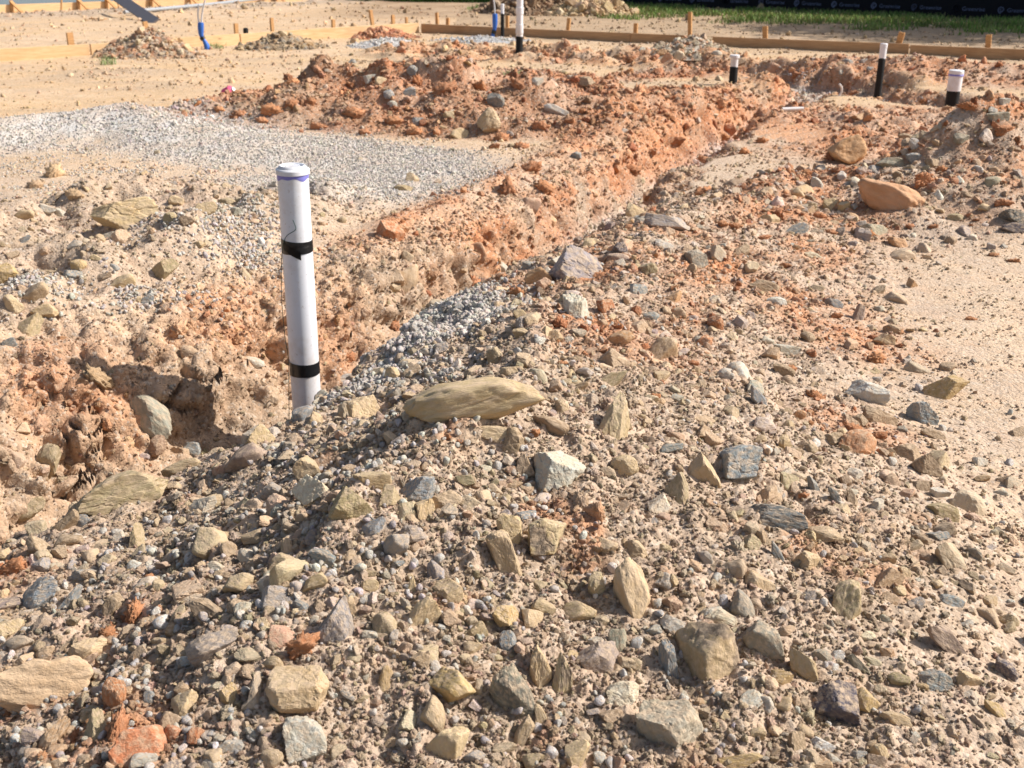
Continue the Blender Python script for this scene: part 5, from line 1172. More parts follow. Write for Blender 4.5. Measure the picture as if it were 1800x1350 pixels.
(1.006,2.731,0.109,0.023,0.023,0.019,1.21,0.47,0.0,'W',0,'very small white pebble below and left of the dark grey angular rock'),
(1.385,2.866,0.04,0.025,0.025,0.024,1.08,-0.3,0.23,'W',0,'very small white pebble well below and right of the dark grey angular rock'),
(0.41,1.687,0.176,0.014,0.014,0.014,1.37,0.01,0.1,'W',0,'very small white pebble just below and right of the large dark-patched block'),
(0.072,3.043,0.346,0.026,0.016,0.014,1.03,0.69,-0.25,'W',0,'closer very small white pebble below and left of the leaning pale slab'),
(0.015,2.985,0.325,0.025,0.022,0.018,1.34,-0.79,0.15,'W',0,'farther very small white pebble below and left of the leaning pale slab'),
(-0.051,3.229,0.273,0.024,0.022,0.019,0.89,-0.74,0.23,'W',0,'very small white pebble above the long tan boulder'),
(1.179,3.433,0.069,0.029,0.026,0.024,1.35,0.22,-0.14,'W',0,'very small white pebble just above and right of the whitish grey rock'),
(0.99,3.558,0.113,0.057,0.047,0.042,1.19,-0.01,-0.0,'R',0,'small orange clay clod above and left of the whitish grey rock'),
(1.236,3.628,0.068,0.062,0.073,0.061,0.62,-1.16,0.88,'R',0,'medium orange clay clod just above the whitish grey rock'),
(0.909,3.161,0.122,0.072,0.041,0.043,1.23,0.52,-0.05,'R',0,'medium orange clay clod left of the whitish grey rock'),
(0.954,2.911,0.121,0.083,0.048,0.043,1.24,0.26,-0.01,'R',0,'closer medium orange clay clod just below the whitish grey rock'),
(1.024,2.911,0.103,0.064,0.035,0.031,1.25,0.12,0.17,'R',0,'farther medium orange clay clod just below the whitish grey rock'),
(1.21,4.042,0.086,0.055,0.038,0.032,1.33,-0.05,0.04,'R',0,'small orange clay clod above the whitish grey rock'),
(1.761,4.154,0.038,0.065,0.033,0.025,1.2,0.01,-0.01,'R',0,'small orange clay clod above the lone yellow-brown rock'),
(0.673,2.349,0.201,0.032,0.026,0.025,1.28,-0.08,-0.02,'R',0,'small orange clay clod just above and right of the slate fan rock'),
(-1.158,2.292,0.044,0.082,0.06,0.046,1.14,-0.11,0.13,'R',0,'large orange clay clod above and left of the split blue-grey slab'),
(-0.778,2.108,0.121,0.041,0.039,0.032,1.23,-0.15,-0.05,'R',0,'small orange clay clod below the olive-yellow slab'),
(-0.757,1.955,0.135,0.082,0.046,0.047,0.44,-1.18,1.12,'R',0,'large orange clay clod right of the split blue-grey slab'),
(-0.656,1.546,0.172,0.109,0.038,0.039,0.22,-1.02,1.2,'R',0,'large orange clay clod below and right of the big soil lump'),
(-0.798,1.905,0.123,0.049,0.04,0.042,1.01,-0.62,0.27,'R',0,'medium orange clay clod below and right of the split blue-grey slab'),
(-0.359,1.67,0.256,0.077,0.069,0.067,1.12,-0.29,0.36,'R',0,'large orange clay clod just below and left of the grey-purple slab'),
(-0.144,2.279,0.38,0.025,0.02,0.019,1.0,-0.09,0.08,'R',0,'very small orange clay clod just below and left of the long tan boulder'),
(-0.116,2.276,0.37,0.022,0.017,0.014,1.36,0.05,0.06,'R',0,'very small orange clay clod just below the long tan boulder'),
(0.052,2.357,0.356,0.031,0.026,0.027,1.19,0.02,0.04,'R',0,'small orange clay clod above and left of the pale smooth rock'),
(0.007,4.02,0.182,0.101,0.063,0.064,1.15,-0.29,-0.15,'R',0,'medium orange clay clod just below and left of the orange-brown rock'),
(-0.205,5.618,-0.268,0.134,0.105,0.098,0.69,-0.93,0.8,'R',0,'medium orange clay clod left of the orange-brown rock'),
(-0.551,4.993,-0.277,0.079,0.079,0.064,1.21,-0.16,0.05,'R',0,'small orange clay clod above the grey-tan crest block'),
(-0.721,4.669,-0.31,0.099,0.07,0.06,0.95,-0.59,0.46,'R',0,'medium orange clay clod above the grey-tan crest block'),
(2.662,6.214,0.434,0.135,0.085,0.068,1.2,0.0,-0.0,'R',0,'medium orange clay clod below and right of the brick-coloured block'),
(2.447,5.606,0.165,0.119,0.062,0.051,1.18,0.07,-0.02,'R',0,'medium orange clay clod just above and left of the dark edge rock'),
(1.058,6.246,0.088,0.151,0.101,0.094,1.08,-0.49,0.35,'R',0,'medium orange clay clod above and right of the mauve oblong rock'),
(-0.283,9.437,0.285,0.193,0.138,0.142,1.2,0.0,-0.01,'R',0,'medium orange clay clod just above and left of the low grey-blue rock'),
(-0.536,9.165,0.286,0.268,0.154,0.143,1.17,-0.29,0.19,'R',0,'medium orange clay clod left of the low grey-blue rock'),
(-0.909,8.775,0.1,0.19,0.119,0.095,1.17,-0.02,0.03,'R',0,'medium orange clay clod just below the pointed blue-grey rock'),
(-1.862,9.018,0.151,0.221,0.143,0.108,1.32,-0.05,0.04,'R',0,'closer medium orange clay clod well left of the pointed blue-grey rock'),
(-2.157,9.132,0.092,0.18,0.124,0.118,1.23,-0.01,0.01,'R',0,'farther medium orange clay clod well left of the pointed blue-grey rock'),
(-1.471,8.763,0.059,0.173,0.099,0.08,1.4,0.12,-0.13,'R',0,'medium orange clay clod below and left of the pointed blue-grey rock'),
(-1.223,8.898,0.147,0.219,0.121,0.113,1.25,0.12,-0.17,'R',0,'medium orange clay clod just below and left of the pointed blue-grey rock'),
(-1.924,8.875,0.086,0.131,0.101,0.094,1.15,0.08,-0.08,'R',0,'farther small orange clay clod well left of the pointed blue-grey rock'),
(0.423,8.591,0.127,0.127,0.088,0.091,1.14,0.05,0.06,'R',0,'small orange clay clod right of the low grey-blue rock'),
(0.324,3.325,0.286,0.053,0.035,0.029,1.28,-0.02,0.03,'R',0,'small orange clay clod right of the leaning pale slab'),
(2.266,4.996,0.038,0.088,0.041,0.043,1.16,0.04,-0.03,'R',0,'small orange clay clod below the dark edge rock'),
(2.218,5.103,0.036,0.068,0.037,0.032,1.2,-0.0,-0.0,'R',0,'small orange clay clod below and left of the dark edge rock'),
(0.876,3.344,0.139,0.046,0.039,0.031,1.19,-0.02,0.04,'R',0,'small orange clay clod left of the whitish grey rock'),
(0.852,8.088,-0.138,0.162,0.105,0.098,1.22,0.0,0.01,'R',0,'medium orange clay clod above and left of the mauve oblong rock'),
(0.109,7.145,0.044,0.214,0.129,0.11,1.19,-0.42,0.04,'R',0,'closer medium orange clay clod below and right of the pale red-heap rock'),
(0.19,6.828,-0.0,0.158,0.103,0.089,1.06,0.4,-0.11,'R',0,'farther medium orange clay clod below and right of the pale red-heap rock'),
(0.549,3.216,0.205,0.041,0.031,0.03,1.13,0.04,-0.05,'R',0,'small orange clay clod well above and right of the upright tan rock'),
(0.373,2.766,0.277,0.039,0.03,0.028,1.13,-0.14,0.03,'R',0,'small orange clay clod above and right of the upright tan rock'),
(0.637,3.49,0.182,0.041,0.033,0.031,1.17,0.02,-0.01,'R',0,'very small orange clay clod below the blunt grey rock'),
(0.261,3.064,0.297,0.046,0.033,0.033,1.16,-0.05,0.01,'R',0,'small orange clay clod below and right of the leaning pale slab'),
(0.138,2.879,0.33,0.037,0.025,0.021,1.24,-0.0,0.06,'R',0,'small orange clay clod below the leaning pale slab'),
(1.317,9.132,-0.111,0.154,0.115,0.092,1.38,-0.16,0.08,'R',0,'small orange clay clod above the mauve oblong rock'),
(1.856,10.116,-0.226,0.15,0.104,0.103,1.2,-0.0,-0.0,'R',0,'small orange clay clod well above and right of the mauve oblong rock'),
(2.001,9.455,-0.002,0.158,0.107,0.094,1.14,-0.2,0.15,'R',0,'closer small orange clay clod well left of the orange blocky boulder'),
(-1.729,9.05,0.19,0.133,0.102,0.103,1.32,-0.15,0.0,'R',0,'closer small orange clay clod well left of the pointed blue-grey rock'),
(-2.336,9.241,0.12,0.118,0.094,0.08,1.03,0.17,0.0,'R',0,'small orange clay clod well above and right of the left bank tan block'),
(-1.584,9.126,0.201,0.116,0.092,0.08,1.17,-0.02,-0.08,'R',0,'small orange clay clod left of the pointed blue-grey rock'),
(-1.103,8.578,0.046,0.127,0.088,0.07,1.07,0.05,-0.14,'R',0,'small orange clay clod below and left of the pointed blue-grey rock'),
(-0.718,8.547,0.052,0.152,0.107,0.091,1.12,0.12,-0.01,'R',0,'medium orange clay clod below and right of the pointed blue-grey rock'),
(-0.083,8.337,0.044,0.14,0.114,0.116,1.27,0.05,-0.15,'R',0,'small orange clay clod just below and right of the pale red-heap rock'),
(0.06,8.037,0.033,0.144,0.092,0.094,1.3,0.05,-0.06,'R',0,'medium orange clay clod just below and right of the pale red-heap rock'),
(-0.119,8.032,0.033,0.096,0.073,0.068,1.26,-0.23,0.08,'R',0,'small orange clay clod just below the pale red-heap rock'),
(0.21,8.465,0.106,0.167,0.125,0.094,1.38,0.16,-0.05,'R',0,'medium orange clay clod right of the pale red-heap rock'),
(1.588,7.785,0.038,0.116,0.089,0.082,1.31,0.21,0.02,'R',0,'farther small orange clay clod well left of the orange blocky boulder'),
(1.784,8.18,0.049,0.114,0.084,0.083,1.21,-0.01,0.0,'R',0,'small orange clay clod left of the orange blocky boulder'),
(3.185,10.068,0.029,0.119,0.079,0.062,1.28,0.14,0.07,'R',0,'small orange clay clod above and right of the orange blocky boulder'),
(3.495,11.938,-0.083,0.152,0.094,0.096,1.38,-0.15,-0.16,'R',0,'small orange clay clod above the orange blocky boulder'),
(1.525,5.56,0.117,0.085,0.056,0.044,1.18,-0.06,-0.03,'R',0,'small orange clay clod just above and right of the flat right-heap rock'),
(1.14,5.01,0.14,0.082,0.051,0.044,1.1,-0.08,0.02,'R',0,'small orange clay clod just left of the flat right-heap rock'),
(1.005,5.047,0.183,0.093,0.057,0.059,1.42,-0.0,-0.15,'R',0,'medium orange clay clod above and right of the blunt grey rock'),
(0.948,5.034,0.199,0.067,0.046,0.041,1.24,0.04,-0.03,'R',0,'small orange clay clod above and right of the blunt grey rock'),
(1.52,5.316,0.091,0.076,0.049,0.04,1.09,0.12,-0.06,'R',0,'small orange clay clod just right of the flat right-heap rock'),
(1.147,4.63,0.113,0.062,0.043,0.044,1.17,0.03,-0.2,'R',0,'small orange clay clod just below the flat right-heap rock'),
(2.285,6.05,0.25,0.085,0.061,0.063,1.25,0.03,0.08,'R',0,'small orange clay clod just above and right of the round orange lump'),
(1.962,5.5,0.074,0.067,0.05,0.041,1.17,0.06,0.09,'R',0,'closer small orange clay clod just above and right of the orange-tan foot rock'),
(2.065,5.476,0.08,0.067,0.045,0.036,1.21,0.07,0.06,'R',0,'farther small orange clay clod just above and right of the orange-tan foot rock'),
]
# ------------------------------------------------------------------ stones
_ico = {}
def ico(sub):
    if sub not in _ico:
        bm = bmesh.new(); bmesh.ops.create_icosphere(bm, subdivisions=sub, radius=1.0)
        v = np.array([p.co[:] for p in bm.verts], np.float32)
        f = np.array([[q.index for q in p.verts] for p in bm.faces], np.int32); bm.free()
        _ico[sub] = (v / np.linalg.norm(v, axis=1, keepdims=True), f)
    return _ico[sub]

def stone_mesh(name, seed, style, sub, mat):
    """a broken, weathered or crumbly lump, one unit across on each axis"""
    r = np.random.RandomState(seed); d, f = ico(sub)
    if style == 'angular': n, p, rg = r.randint(8, 12), 60, 0.045
    elif style == 'slab': n, p, rg = r.randint(7, 10), 60, 0.04
    elif style == 'pebble': n, p, rg = r.randint(8, 12), 5, 0.05
    elif style == 'worn': n, p, rg = r.randint(8, 12), 18, 0.05
    elif style == 'lump': n, p, rg = r.randint(8, 12), 22, 0.13
    else: n, p, rg = r.randint(7, 11), 7, 0.16
    nn = r.normal(size=(n, 3))
    if style == 'slab': nn = np.concatenate([nn, [[0.1, 0.05, 1], [0.05, -0.1, -1]]])
    nn /= np.linalg.norm(nn, axis=1, keepdims=True); hh = r.uniform(0.56, 1.0, len(nn))
    if style == 'slab': hh[-2:] = 0.5
    a = np.clip(d @ nn.T / hh, 0.02, None)
    rad = np.minimum((a ** p).sum(1) ** (-1.0 / p), 1.35)
    o = r.uniform(0, 90, 3); q = d * rad[:, None]
    rad = rad * (1 + rg * fbm(q[:, 0] * 1.6 + o[0], q[:, 1] * 1.6 + o[1], q[:, 2] * 1.6 + o[2], 3, 0.55))
    if style == 'clod':
        f1, f2, ci = worley(q[:, 0] * 3.4 + o[0], q[:, 1] * 3.4 + o[1], q[:, 2] * 3.4 + o[2])
        rad = rad * (0.74 + 0.42 * np.clip((f2 - f1) * 2.6, 0, 1) * (0.35 + ci))
    elif sub >= 4:
        f1, f2, ci = worley(q[:, 0] * 2.1 + o[0], q[:, 1] * 2.1 + o[1], q[:, 2] * 2.1 + o[2])
        rad = rad * (1 - 0.055 * (1 - np.clip((f2 - f1) * 9, 0, 1)) * (ci > 0.45)) * (1 + 0.07 * (ci - 0.5))
    if sub >= 5: q = d * rad[:, None]; rad = rad * (1 + 0.05 * fbm(q[:, 0] * 5 + o[1], q[:, 1] * 5 + o[2], q[:, 2] * 5 + o[0], 3, 0.6))
    v = d * rad[:, None]
    lo, hi = v.min(0), v.max(0); v = (v - (lo + hi) / 2) / (hi - lo)
    me = mesh_np(name, v, f, None, style not in ('angular', 'slab'))
    me.materials.append(mat)
    return me

KCOL = dict(T=(194, 170, 134), T2=(182, 166, 142), O=(172, 154, 120), O2=(144, 140, 120), O3=(154, 150, 132), B=(152, 130, 106), G=(140, 145, 146),
            G2=(106, 108, 107), G3=(154, 149, 135), L=(192, 187, 176), L2=(172, 160, 140), Y=(188, 160, 114), C2=(214, 202, 174), D=(182, 162, 128),
            D2=(178, 157, 124), M=(154, 146, 145), M2=(152, 131, 120), M3=(178, 169, 166), P=(98, 92, 97), R=(186, 128, 90), R2=(186, 146, 108),
            R3=(196, 150, 116), S=(194, 164, 130), W=(212, 209, 204), W2=(220, 218, 210))
PATCH = dict(D=0.75, D2=0.6, M=0.45, O2=0.35, M3=0.4)
def zone(x, y):
    d, s, a = pl_dist(np.array([x], np.float32), np.array([y], np.float32), TRENCH)
    if y > 8.3 and x < 2.2: return 'on the red clay heap in the middle distance'
    if y > 10.5: return 'by the capped pipes in the right background'
    if s[0] > 0: return 'along the left bank of the trench'
    if y > 5.5: return 'on the right-hand rubble heap'
    if x > 0.95 + 0.18 * (y - 2): return 'along the right foot of the near heap'
    if y > 3.3: return 'on the far half of the near heap'
    return 'on the near half of the foreground heap'
rr = random.Random(3)
_bank = {}
def bank(style, k, sub=4):
    key = (style, k, sub)
    if key not in _bank:
        _bank[key] = stone_mesh({'clod': 'clod', 'pebble': 'pebble'}.get(style, 'stone'), 1000 + k * 7 + len(style) * 131, style, sub, MAT['clod'] if style == 'clod' else MAT['stone'])
    return _bank[key]
PROTO = {'angular': [], 'slab': [], 'pebble': [], 'worn': [], 'clod': []}
for i, (x, y, z, w, h, dp, ex, ey, ez, kind, big, label) in enumerate(STONES):
    if kind == 'W': nm, cat, style = 'pebble', 'pebble', 'pebble'
    elif kind in ('R', 'S'): nm, cat, style = 'clay_clod', 'clod', 'clod'
    else:
        nm, cat = 'stone', 'stone'
        style = 'slab' if max(w, h) > 2.0 * min(w, h) else rr.choice(['angular', 'angular', 'worn', 'slab', 'angular'])
    if big:
        style = {'G2': 'slab', 'R2': 'lump', 'R3': 'lump'}.get(kind, style)
        if 'pear' in label or 'oval' in label : style = 'worn'
        if 'largest long tan' in label: style = 'lump'
        if kind == 'S': style = 'lump'
        me = stone_mesh(nm, 50 + i * 3, style, 5, MAT['clod'] if nm == 'clay_clod' or kind in ('R2', 'R3') else MAT['stone'])
    else:
        me = bank(style, rr.randrange(9), 4 if max(w, h) > 0.045 else 3)
    o = bpy.data.objects.new(nm, me); COL.objects.link(o)
    o.location = (x, y, z); o.rotation_euler = (ex, ey, ez); o.scale = (w * 1.08, h * 1.08, dp) if kind != 'R' else (w * 0.9, h * 0.9, dp)
    c = lin(*KCOL[kind]) * rr.uniform(0.86, 1.12)
    o['col'] = [float(c[0]), float(c[1]) * rr.uniform(0.98, 1.02), float(c[2]) * rr.uniform(0.94, 1.04), 1.0]
    if kind in PATCH: o['patch'] = PATCH[kind]
    zn = zone(x, y)
    tag(o, label, cat, 'large rocks standing out on the heaps' if big else {'stone': 'loose stones ', 'pebble': 'white pebbles ', 'clay_clod': 'clay clods '}[nm] + zn)
    if not big and len(PROTO[style]) < 7 and me.name not in [p.data.name for p in PROTO[style]]:
        PROTO[style].append(o)
# ------------------------------------------------------------------ uncountable small stuff: crumbs, grit, gravel
def scatter_group(protos):
    ng = bpy.data.node_groups.new('scatter', 'GeometryNodeTree')
    ng.interface.new_socket('Geometry', in_out='INPUT', socket_type='NodeSocketGeometry')
    ng.interface.new_socket('Geometry', in_out='OUTPUT', socket_type='NodeSocketGeometry')
    N, K = ng.nodes, ng.links
    gi, go = N.new('NodeGroupInput'), N.new('NodeGroupOutput')
    gi2 = N.new('GeometryNodeGeometryToInstance')
    for o in reversed(protos):
        oi = N.new('GeometryNodeObjectInfo'); oi.transform_space = 'ORIGINAL'
        oi.inputs['Object'].default_value = o; oi.inputs['As Instance'].default_value = False
        K.new(oi.outputs['Geometry'], gi2.inputs[0])
    ip = N.new('GeometryNodeInstanceOnPoints'); ip.inputs['Pick Instance'].default_value = True
    def attr(nm, ty):
        a = N.new('GeometryNodeInputNamedAttribute'); a.data_type = ty; a.inputs[0].default_value = nm
        return [s for s in a.outputs if s.enabled and s.name == 'Attribute'][0]
    K.new(gi.outputs[0], ip.inputs['Points']); K.new(gi2.outputs[0], ip.inputs['Instance'])
    e2r = N.new('FunctionNodeEulerToRotation'); K.new(attr('rot', 'FLOAT_VECTOR'), e2r.inputs[0]); K.new(e2r.outputs[0], ip.inputs['Rotation'])
    K.new(attr('scl', 'FLOAT_VECTOR'), ip.inputs['Scale']); K.new(attr('idx', 'INT'), ip.inputs['Instance Index'])
    K.new(ip.outputs[0], go.inputs[0])
    return ng
def stuff(name, label, cat, protos, pos, scl, col, rng, lie=None):
    n = len(pos); ro = rng.uniform(0, 6.283, (n, 3))
    if lie: ro[:, :2] = rng.normal(0, lie, (n, 2))
    me = bpy.data.meshes.new(name); me.vertices.add(n); me.vertices.foreach_set('co', pos.astype(np.float32).ravel())
    for nm, ty, key, arr in (('rot', 'FLOAT_VECTOR', 'vector', ro), ('scl', 'FLOAT_VECTOR', 'vector', scl),
                             ('idx', 'INT', 'value', rng.randint(0, len(protos), n)), ('col', 'FLOAT_COLOR', 'color', np.concatenate([col, np.ones((n, 1))], 1))):
        a = me.attributes.new(nm, ty, 'POINT')
        a.data.foreach_set(key, np.ascontiguousarray(arr, np.int32 if ty == 'INT' else np.float32).ravel())
    o = link(name, me, MAT['stone']); tag(o, label, cat, kind='stuff')
    md = o.modifiers.new('scatter', 'NODES'); md.node_group = scatter_group(protos)
    return o

def sample(n, weight, rng, ymax=27.0, umax=0.60):
    """random points on the ground sheet, weight = array over the grid"""
    n = int(n * 1.22); i = rng.randint(24, 24 + NYN + 90, n); j = rng.randint(0, TW - 1, n)
    y = TP[i, j, 1]; x = TP[i, j, 0]
    ok = (np.abs(x) < umax * y + 0.7) & (y < ymax) & (rng.rand(n) < weight[i, j])
    i, j = i[ok], j[ok]
    a = rng.rand(len(i), 1); b = rng.rand(len(i), 1)
    p = (TP[i, j] * (1 - a) + TP[i, j + 1] * a) * (1 - b) + (TP[i + 1, j] * (1 - a) + TP[i + 1, j + 1] * a) * b
    return p, TN[i, j], TC[i, j], i, j
def jit(col, rng, s=0.15):
    return np.clip(col * (1 + s * rng.normal(size=(len(col), 1))) * (1 + 0.04 * rng.normal(size=(len(col), 3))), 0.015, 0.85)
def shape(sz, rng, flat=0.45):
    n = len(sz)
    return np.stack([sz * rng.uniform(0.8, 1.35, n), sz * rng.uniform(0.7, 1.1, n), sz * rng.uniform(flat, 1.0, n)], 1)
_sx = np.array([[q[0], q[1], q[2]] for q in STONES]); _sr = np.array([0.5 * max(q[3], q[4]) for q in STONES])
def clear_of(pos, sz):
    ok = np.ones(len(pos), bool)
    for a in range(0, len(pos), 4000):
        d = np.linalg.norm(pos[a:a + 4000, None, :] - _sx[None], axis=2) - _sr[None] * 0.95 - sz[a:a + 4000, None] * 0.35
        ok[a:a + 4000] = d.min(1) > 0
    return ok
rng = np.random.RandomState(21)
XX, YY = TP[..., 0], TP[..., 1]
rough, k1, k2, k3, k4, k5, wallm, kb = (TM[k] for k in ('rough', 'k1', 'k2', 'k3', 'k4', 'k5', 'wall', 'kb'))
p1, p2, p3 = TM['p1'], TM['p2'], TM['p3']
ANG = PROTO['angular'][:5] + PROTO['slab'][:3] + PROTO['worn'][:3]

# crumbs of the soil itself
gp_ = TM['gpatch']; flatw = np.clip(0.30 + 1.6 * p2 + 0.6 * p1, 0.05, 0.75) * (1 - 0.75 * sstep(7.5, 9.5, YY)) + 0.6 * TM['k7']
w = np.clip(np.maximum(flatw, 0.95 * rough) - 0.2 * k5, 0, 1) * (1 - 0.85 * gp_)
pos, nor, col, i, j = sample(300000, w, rng)
sz = np.maximum(0.0048, 0.0014 * pos[:, 1]) * np.exp(0.5 * rng.normal(size=len(pos)))
stuff('soil_crumbs', 'fine crumbs of broken tan and orange soil covering heaps and banks', 'soil', PROTO['clod'][:5] + PROTO['angular'][:2], pos + nor * (0.15 * sz[:, None]), shape(sz, rng, 0.6), jit(col * 1.04, rng, 0.16), rng)

# lumps of the same soil, half buried
w = np.clip(0.9 * rough - 0.3 * k5, 0, 1) * (1 - 0.8 * gp_) * np.clip(0.6 + 1.2 * p2, 0.15, 1)
pos, nor, col, i, j = sample(52000, w, rng)
sz = np.clip(np.maximum(0.013, 0.0030 * pos[:, 1]) * np.exp(0.5 * rng.normal(size=len(pos))), 0.008, 0.09)
ok = clear_of(pos, sz); pos, nor, col, sz = pos[ok], nor[ok], col[ok], sz[ok]
stuff('soil_lumps', 'half buried lumps of the same soil on heaps and banks', 'soil', PROTO['clod'][:6] + PROTO['angular'][:3] + PROTO['worn'][:2], pos - nor * (0.08 * sz[:, None]), shape(sz, rng, 0.55), jit(col * 1.0, rng, 0.13), rng)
# broken blocks in the cut banks
w = np.clip(1.6 * wallm - 0.15, 0, 1) * np.clip(0.7 + 1.0 * p2, 0.2, 1)
pos, nor, col, i, j = sample(26000, w, rng)
sz = np.clip(np.maximum(0.036, 0.0048 * pos[:, 1]) * np.exp(0.55 * rng.normal(size=len(pos))), 0.015, 0.16)
stuff('bank_blocks', 'broken blocks of clay sticking out of the trench banks', 'clay', PROTO['angular'][:5] + PROTO['clod'][:5] + PROTO['worn'][:2], pos - nor * (0.16 * sz[:, None]), shape(sz, rng, 0.5), jit(col * 1.0, rng, 0.13), rng)

# small broken stones
pal = np.array([lin(*c) for c in ((192, 170, 138), (180, 155, 122), (164, 146, 116), (154, 132, 106), (146, 149, 149), (198, 192, 182), (184, 178, 164), (126, 122, 118), (198, 170, 128), (178, 138, 106))])
pw = np.array([5, 4, 3.5, 2.5, 2.6, 2.2, 2, 0.8, 1.2, 1.2]); pw /= pw.sum()
def dusty(n, soil, k):
    return pal[rng.choice(len(pal), n, p=pw)] * (1 - k) + soil * k
w = np.clip(1.1 * k1 ** 0.5 * (0.75 + 0.8 * p1) + 0.9 * k2 ** 0.5 + 0.45 * k3 + 0.5 * k4 + 0.6 * kb + 0.18 * wallm + 0.03 * (1 - 0.7 * sstep(7.5, 9.5, YY)) + 0.35 * TM['lip2'] + 0.75 * TM['rbank'] + 0.5 * TM['floor'] + 0.4 * (TM['T'] > 0.05) + 0.35 * TM['k7'] + 0.3 * np.clip(TM['rip'] * 1.5 - 0.2, 0, 1), 0, 1) * (1 - 0.8 * gp_)
pos, nor, col, i, j = sample(76000, w, rng)
sz = np.clip(np.maximum(0.0075, 0.0019 * pos[:, 1]) * np.exp(0.55 * rng.normal(size=len(pos))), 0.005, 0.05)
ok = clear_of(pos, sz); pos, nor, col, sz = pos[ok], nor[ok], col[ok], sz[ok]
stuff('small_stones', 'small broken stones of many colours mixed into the rubble heaps', 'stones', ANG, pos + nor * (0.08 * sz[:, None]), shape(sz, rng, 0.4), jit(dusty(len(pos), col, 0.45), rng, 0.14), rng, 0.6)
w = np.clip(0.9 * k1 ** 0.5 * (0.6 + 0.8 * p1) + 1.3 * k2 ** 0.5 + 0.45 * k3 + 1.0 * kb + 0.6 * TM['rbank'] + 0.5 * TM['floor'] + 0.3 * k4, 0, 1) * (1 - 0.8 * gp_)
pos, nor, col, i, j = sample(17000, w, rng)
sz = np.clip(np.maximum(0.027, 0.0034 * pos[:, 1]) * np.exp(0.48 * rng.normal(size=len(pos))), 0.012, 0.09)
ok = clear_of(pos, sz); pos, nor, col, sz = pos[ok], nor[ok], col[ok], sz[ok]
stuff('broken_stones', 'thumb-sized broken stones strewn thickly over the rubble heaps', 'stones', ANG, pos + nor * (0.0 * sz[:, None]), shape(sz, rng, 0.4), jit(dusty(len(pos), col, 0.30), rng, 0.14), rng, 0.4)

w = np.clip(2.2 * k2 * (0.7 + 0.8 * p2), 0, 1)
pos, nor, col, i, j = sample(14000, w, rng)
sz = np.clip(0.0085 * pos[:, 1] * np.exp(0.45 * rng.normal(size=len(pos))), 0.02, 0.14)
ok = clear_of(pos, sz); pos, nor, col, sz = pos[ok], nor[ok], col[ok], sz[ok]
stuff('heap_stones', 'fist-sized grey and orange stones packed on the right-hand rubble heap', 'stones', ANG, pos, shape(sz, rng, 0.45), jit(dusty(len(pos), col, 0.35), rng, 0.14), rng, 0.5)

# pale drainage gravel: the spread pile on the left, patches by the pipe, the trench floor
def blob(cx, cy, rx, ry, rot=0.0):
    c, s = math.cos(rot), math.sin(rot); dx, dy = XX - cx, YY - cy
    return np.exp(-(((dx * c + dy * s) / rx) ** 2 + ((-dx * s + dy * c) / ry) ** 2) ** 1.5)
w = np.clip(2.4 * k5 * (0.9 + 1.4 * p2), 0, 1)
w = np.maximum(w, np.clip(0.75 * blob(-2.7, 7.3, 1.9, 0.95) * (0.45 + 2.6 * p2), 0, 1))
w = np.maximum(w, gp_)
w = np.maximum(w, np.clip(blob(-0.52, 3.3, 0.20, 0.22, 0.6) * (0.6 + 1.5 * p2), 0, 1))
w = np.maximum(w, np.clip(blob(-1.35, 5.2, 0.35, 0.30) * (0.9 + 2 * p2), 0, 1))
w = np.maximum(w, np.clip(blob(-1.75, 4.35, 0.5, 0.16, 0.4) * (0.6 + 2 * p2), 0, 1))
w = np.maximum(w, np.clip(TM['floor'] * (YY > 5.5) * (0.5 + 1.5 * p2), 0, 1))
w = np.maximum(w, np.clip(blob(3.75, 10.9, 0.35, 0.35) + blob(2.9, 12.9, 0.25, 0.6, 0.7) + blob(1.55, 14.0, 0.35, 0.25), 0, 1))
pos, nor, col, i, j = sample(620000, w, rng)
sz = np.where(pos[:, 1] > 6, 0.00135 * pos[:, 1], 0.0125) * np.exp(0.25 * rng.normal(size=len(pos)))
if True:
    q = sample(700000, np.clip(gp_ * 1.2, 0, 1), rng); pos = np.concatenate([pos, q[0]]); nor = np.concatenate([nor, q[1]]); sz = np.concatenate([sz, 0.0125 * np.exp(0.3 * rng.normal(size=len(q[0])))])
gp = np.array([lin(*c) for c in ((212, 209, 205), (200, 197, 193), (220, 217, 211), (178, 177, 178), (206, 198, 188))])
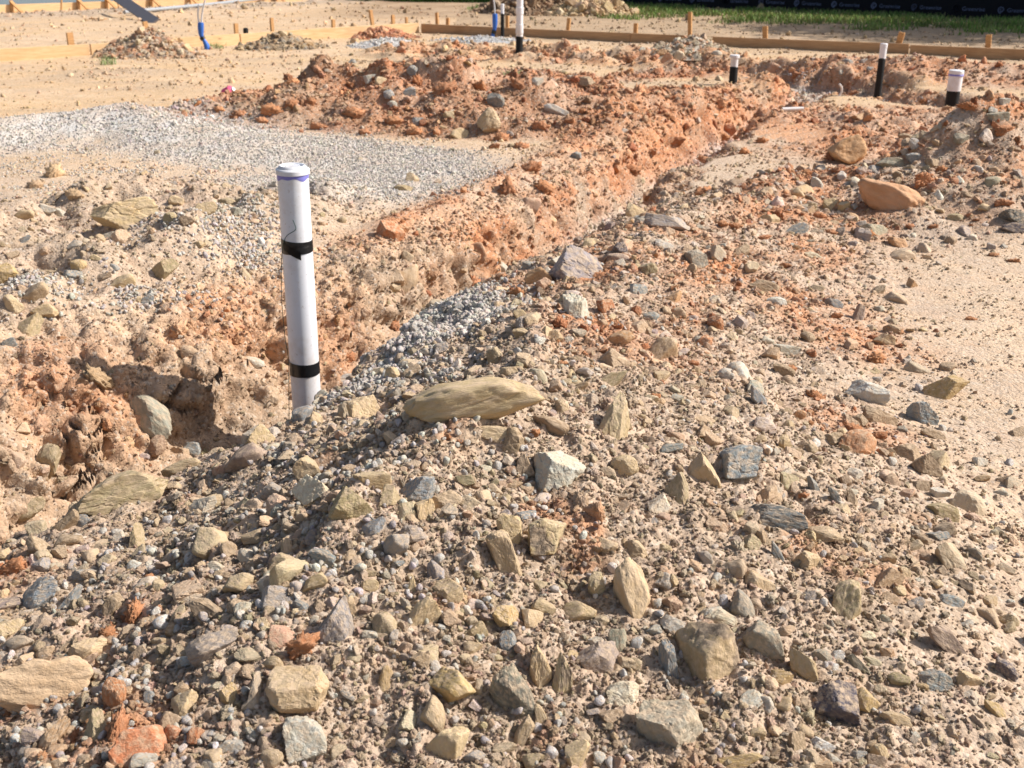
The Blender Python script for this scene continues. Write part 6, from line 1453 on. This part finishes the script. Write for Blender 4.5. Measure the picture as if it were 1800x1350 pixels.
stuff('gravel', 'pale grey drainage gravel spread in a pile, in patches and along the trench', 'gravel', PROTO['pebble'][:4] + PROTO['worn'][:2] + PROTO['angular'][:1], pos + nor * (0.25 * sz[:, None]), shape(sz, rng, 0.5), jit(gp[rng.randint(0, 5, len(pos))], rng, 0.10), rng)
w = np.clip(k1 ** 0.5 * (blob(-0.60, 2.1, 0.6, 0.65) * 0.9 + 0.16 + 0.5 * p1) * (0.7 + 2.0 * p2), 0, 1)
pos, nor, col, i, j = sample(34000, w, rng)
sz = np.maximum(0.0120, 0.0018 * pos[:, 1]) * np.exp(0.28 * rng.normal(size=len(pos)))
stuff('scattered_gravel', 'rounded whitish gravel scattered through the soil of the near heap', 'gravel', PROTO['pebble'], pos + nor * (0.25 * sz[:, None]), shape(sz, rng, 0.75), jit(gp[rng.randint(0, 5, len(pos))], rng, 0.10), rng)

# orange clay crumbs
w = np.clip(1.6 * k3 + 1.1 * k2 + 0.9 * k4 + 0.35 * k1 * (YY > 3.4) + 0.2 * wallm * (YY > 5) + 0.4 * TM['lip2'] + 0.3 * TM['lip'], 0, 1) * np.clip(0.45 + 1.6 * p2 + 0.8 * p1, 0, 1)
w = np.maximum(w, 0.7 * TM['op'])
pos, nor, col, i, j = sample(64000, w, rng)
sz = np.clip(np.maximum(0.010, 0.0025 * pos[:, 1]) * np.exp(0.7 * rng.normal(size=len(pos))), 0.006, 0.13)
oc = np.array([lin(*c) for c in ((188, 128, 90), (176, 114, 78), (194, 142, 104))])
stuff('clay_crumbs', 'loose orange clay crumbs on the heaps and trench lips', 'clay', PROTO['clod'][:5] + PROTO['angular'][:3], pos + nor * (0.05 * sz[:, None]), shape(sz, rng, 0.6), jit(oc[rng.randint(0, 3, len(pos))], rng, 0.12), rng)

# stones lying on the small heaps
if HEAP_PTS:
    pos = np.concatenate([h[0] for h in HEAP_PTS]); col = np.concatenate([h[1] for h in HEAP_PTS]); sz = np.concatenate([h[2] for h in HEAP_PTS])
    stuff('heap_rubble', 'broken stones and crumbs covering the small background heaps', 'rubble', ANG, pos, shape(sz, rng, 0.5), jit(col, rng, 0.16), rng)
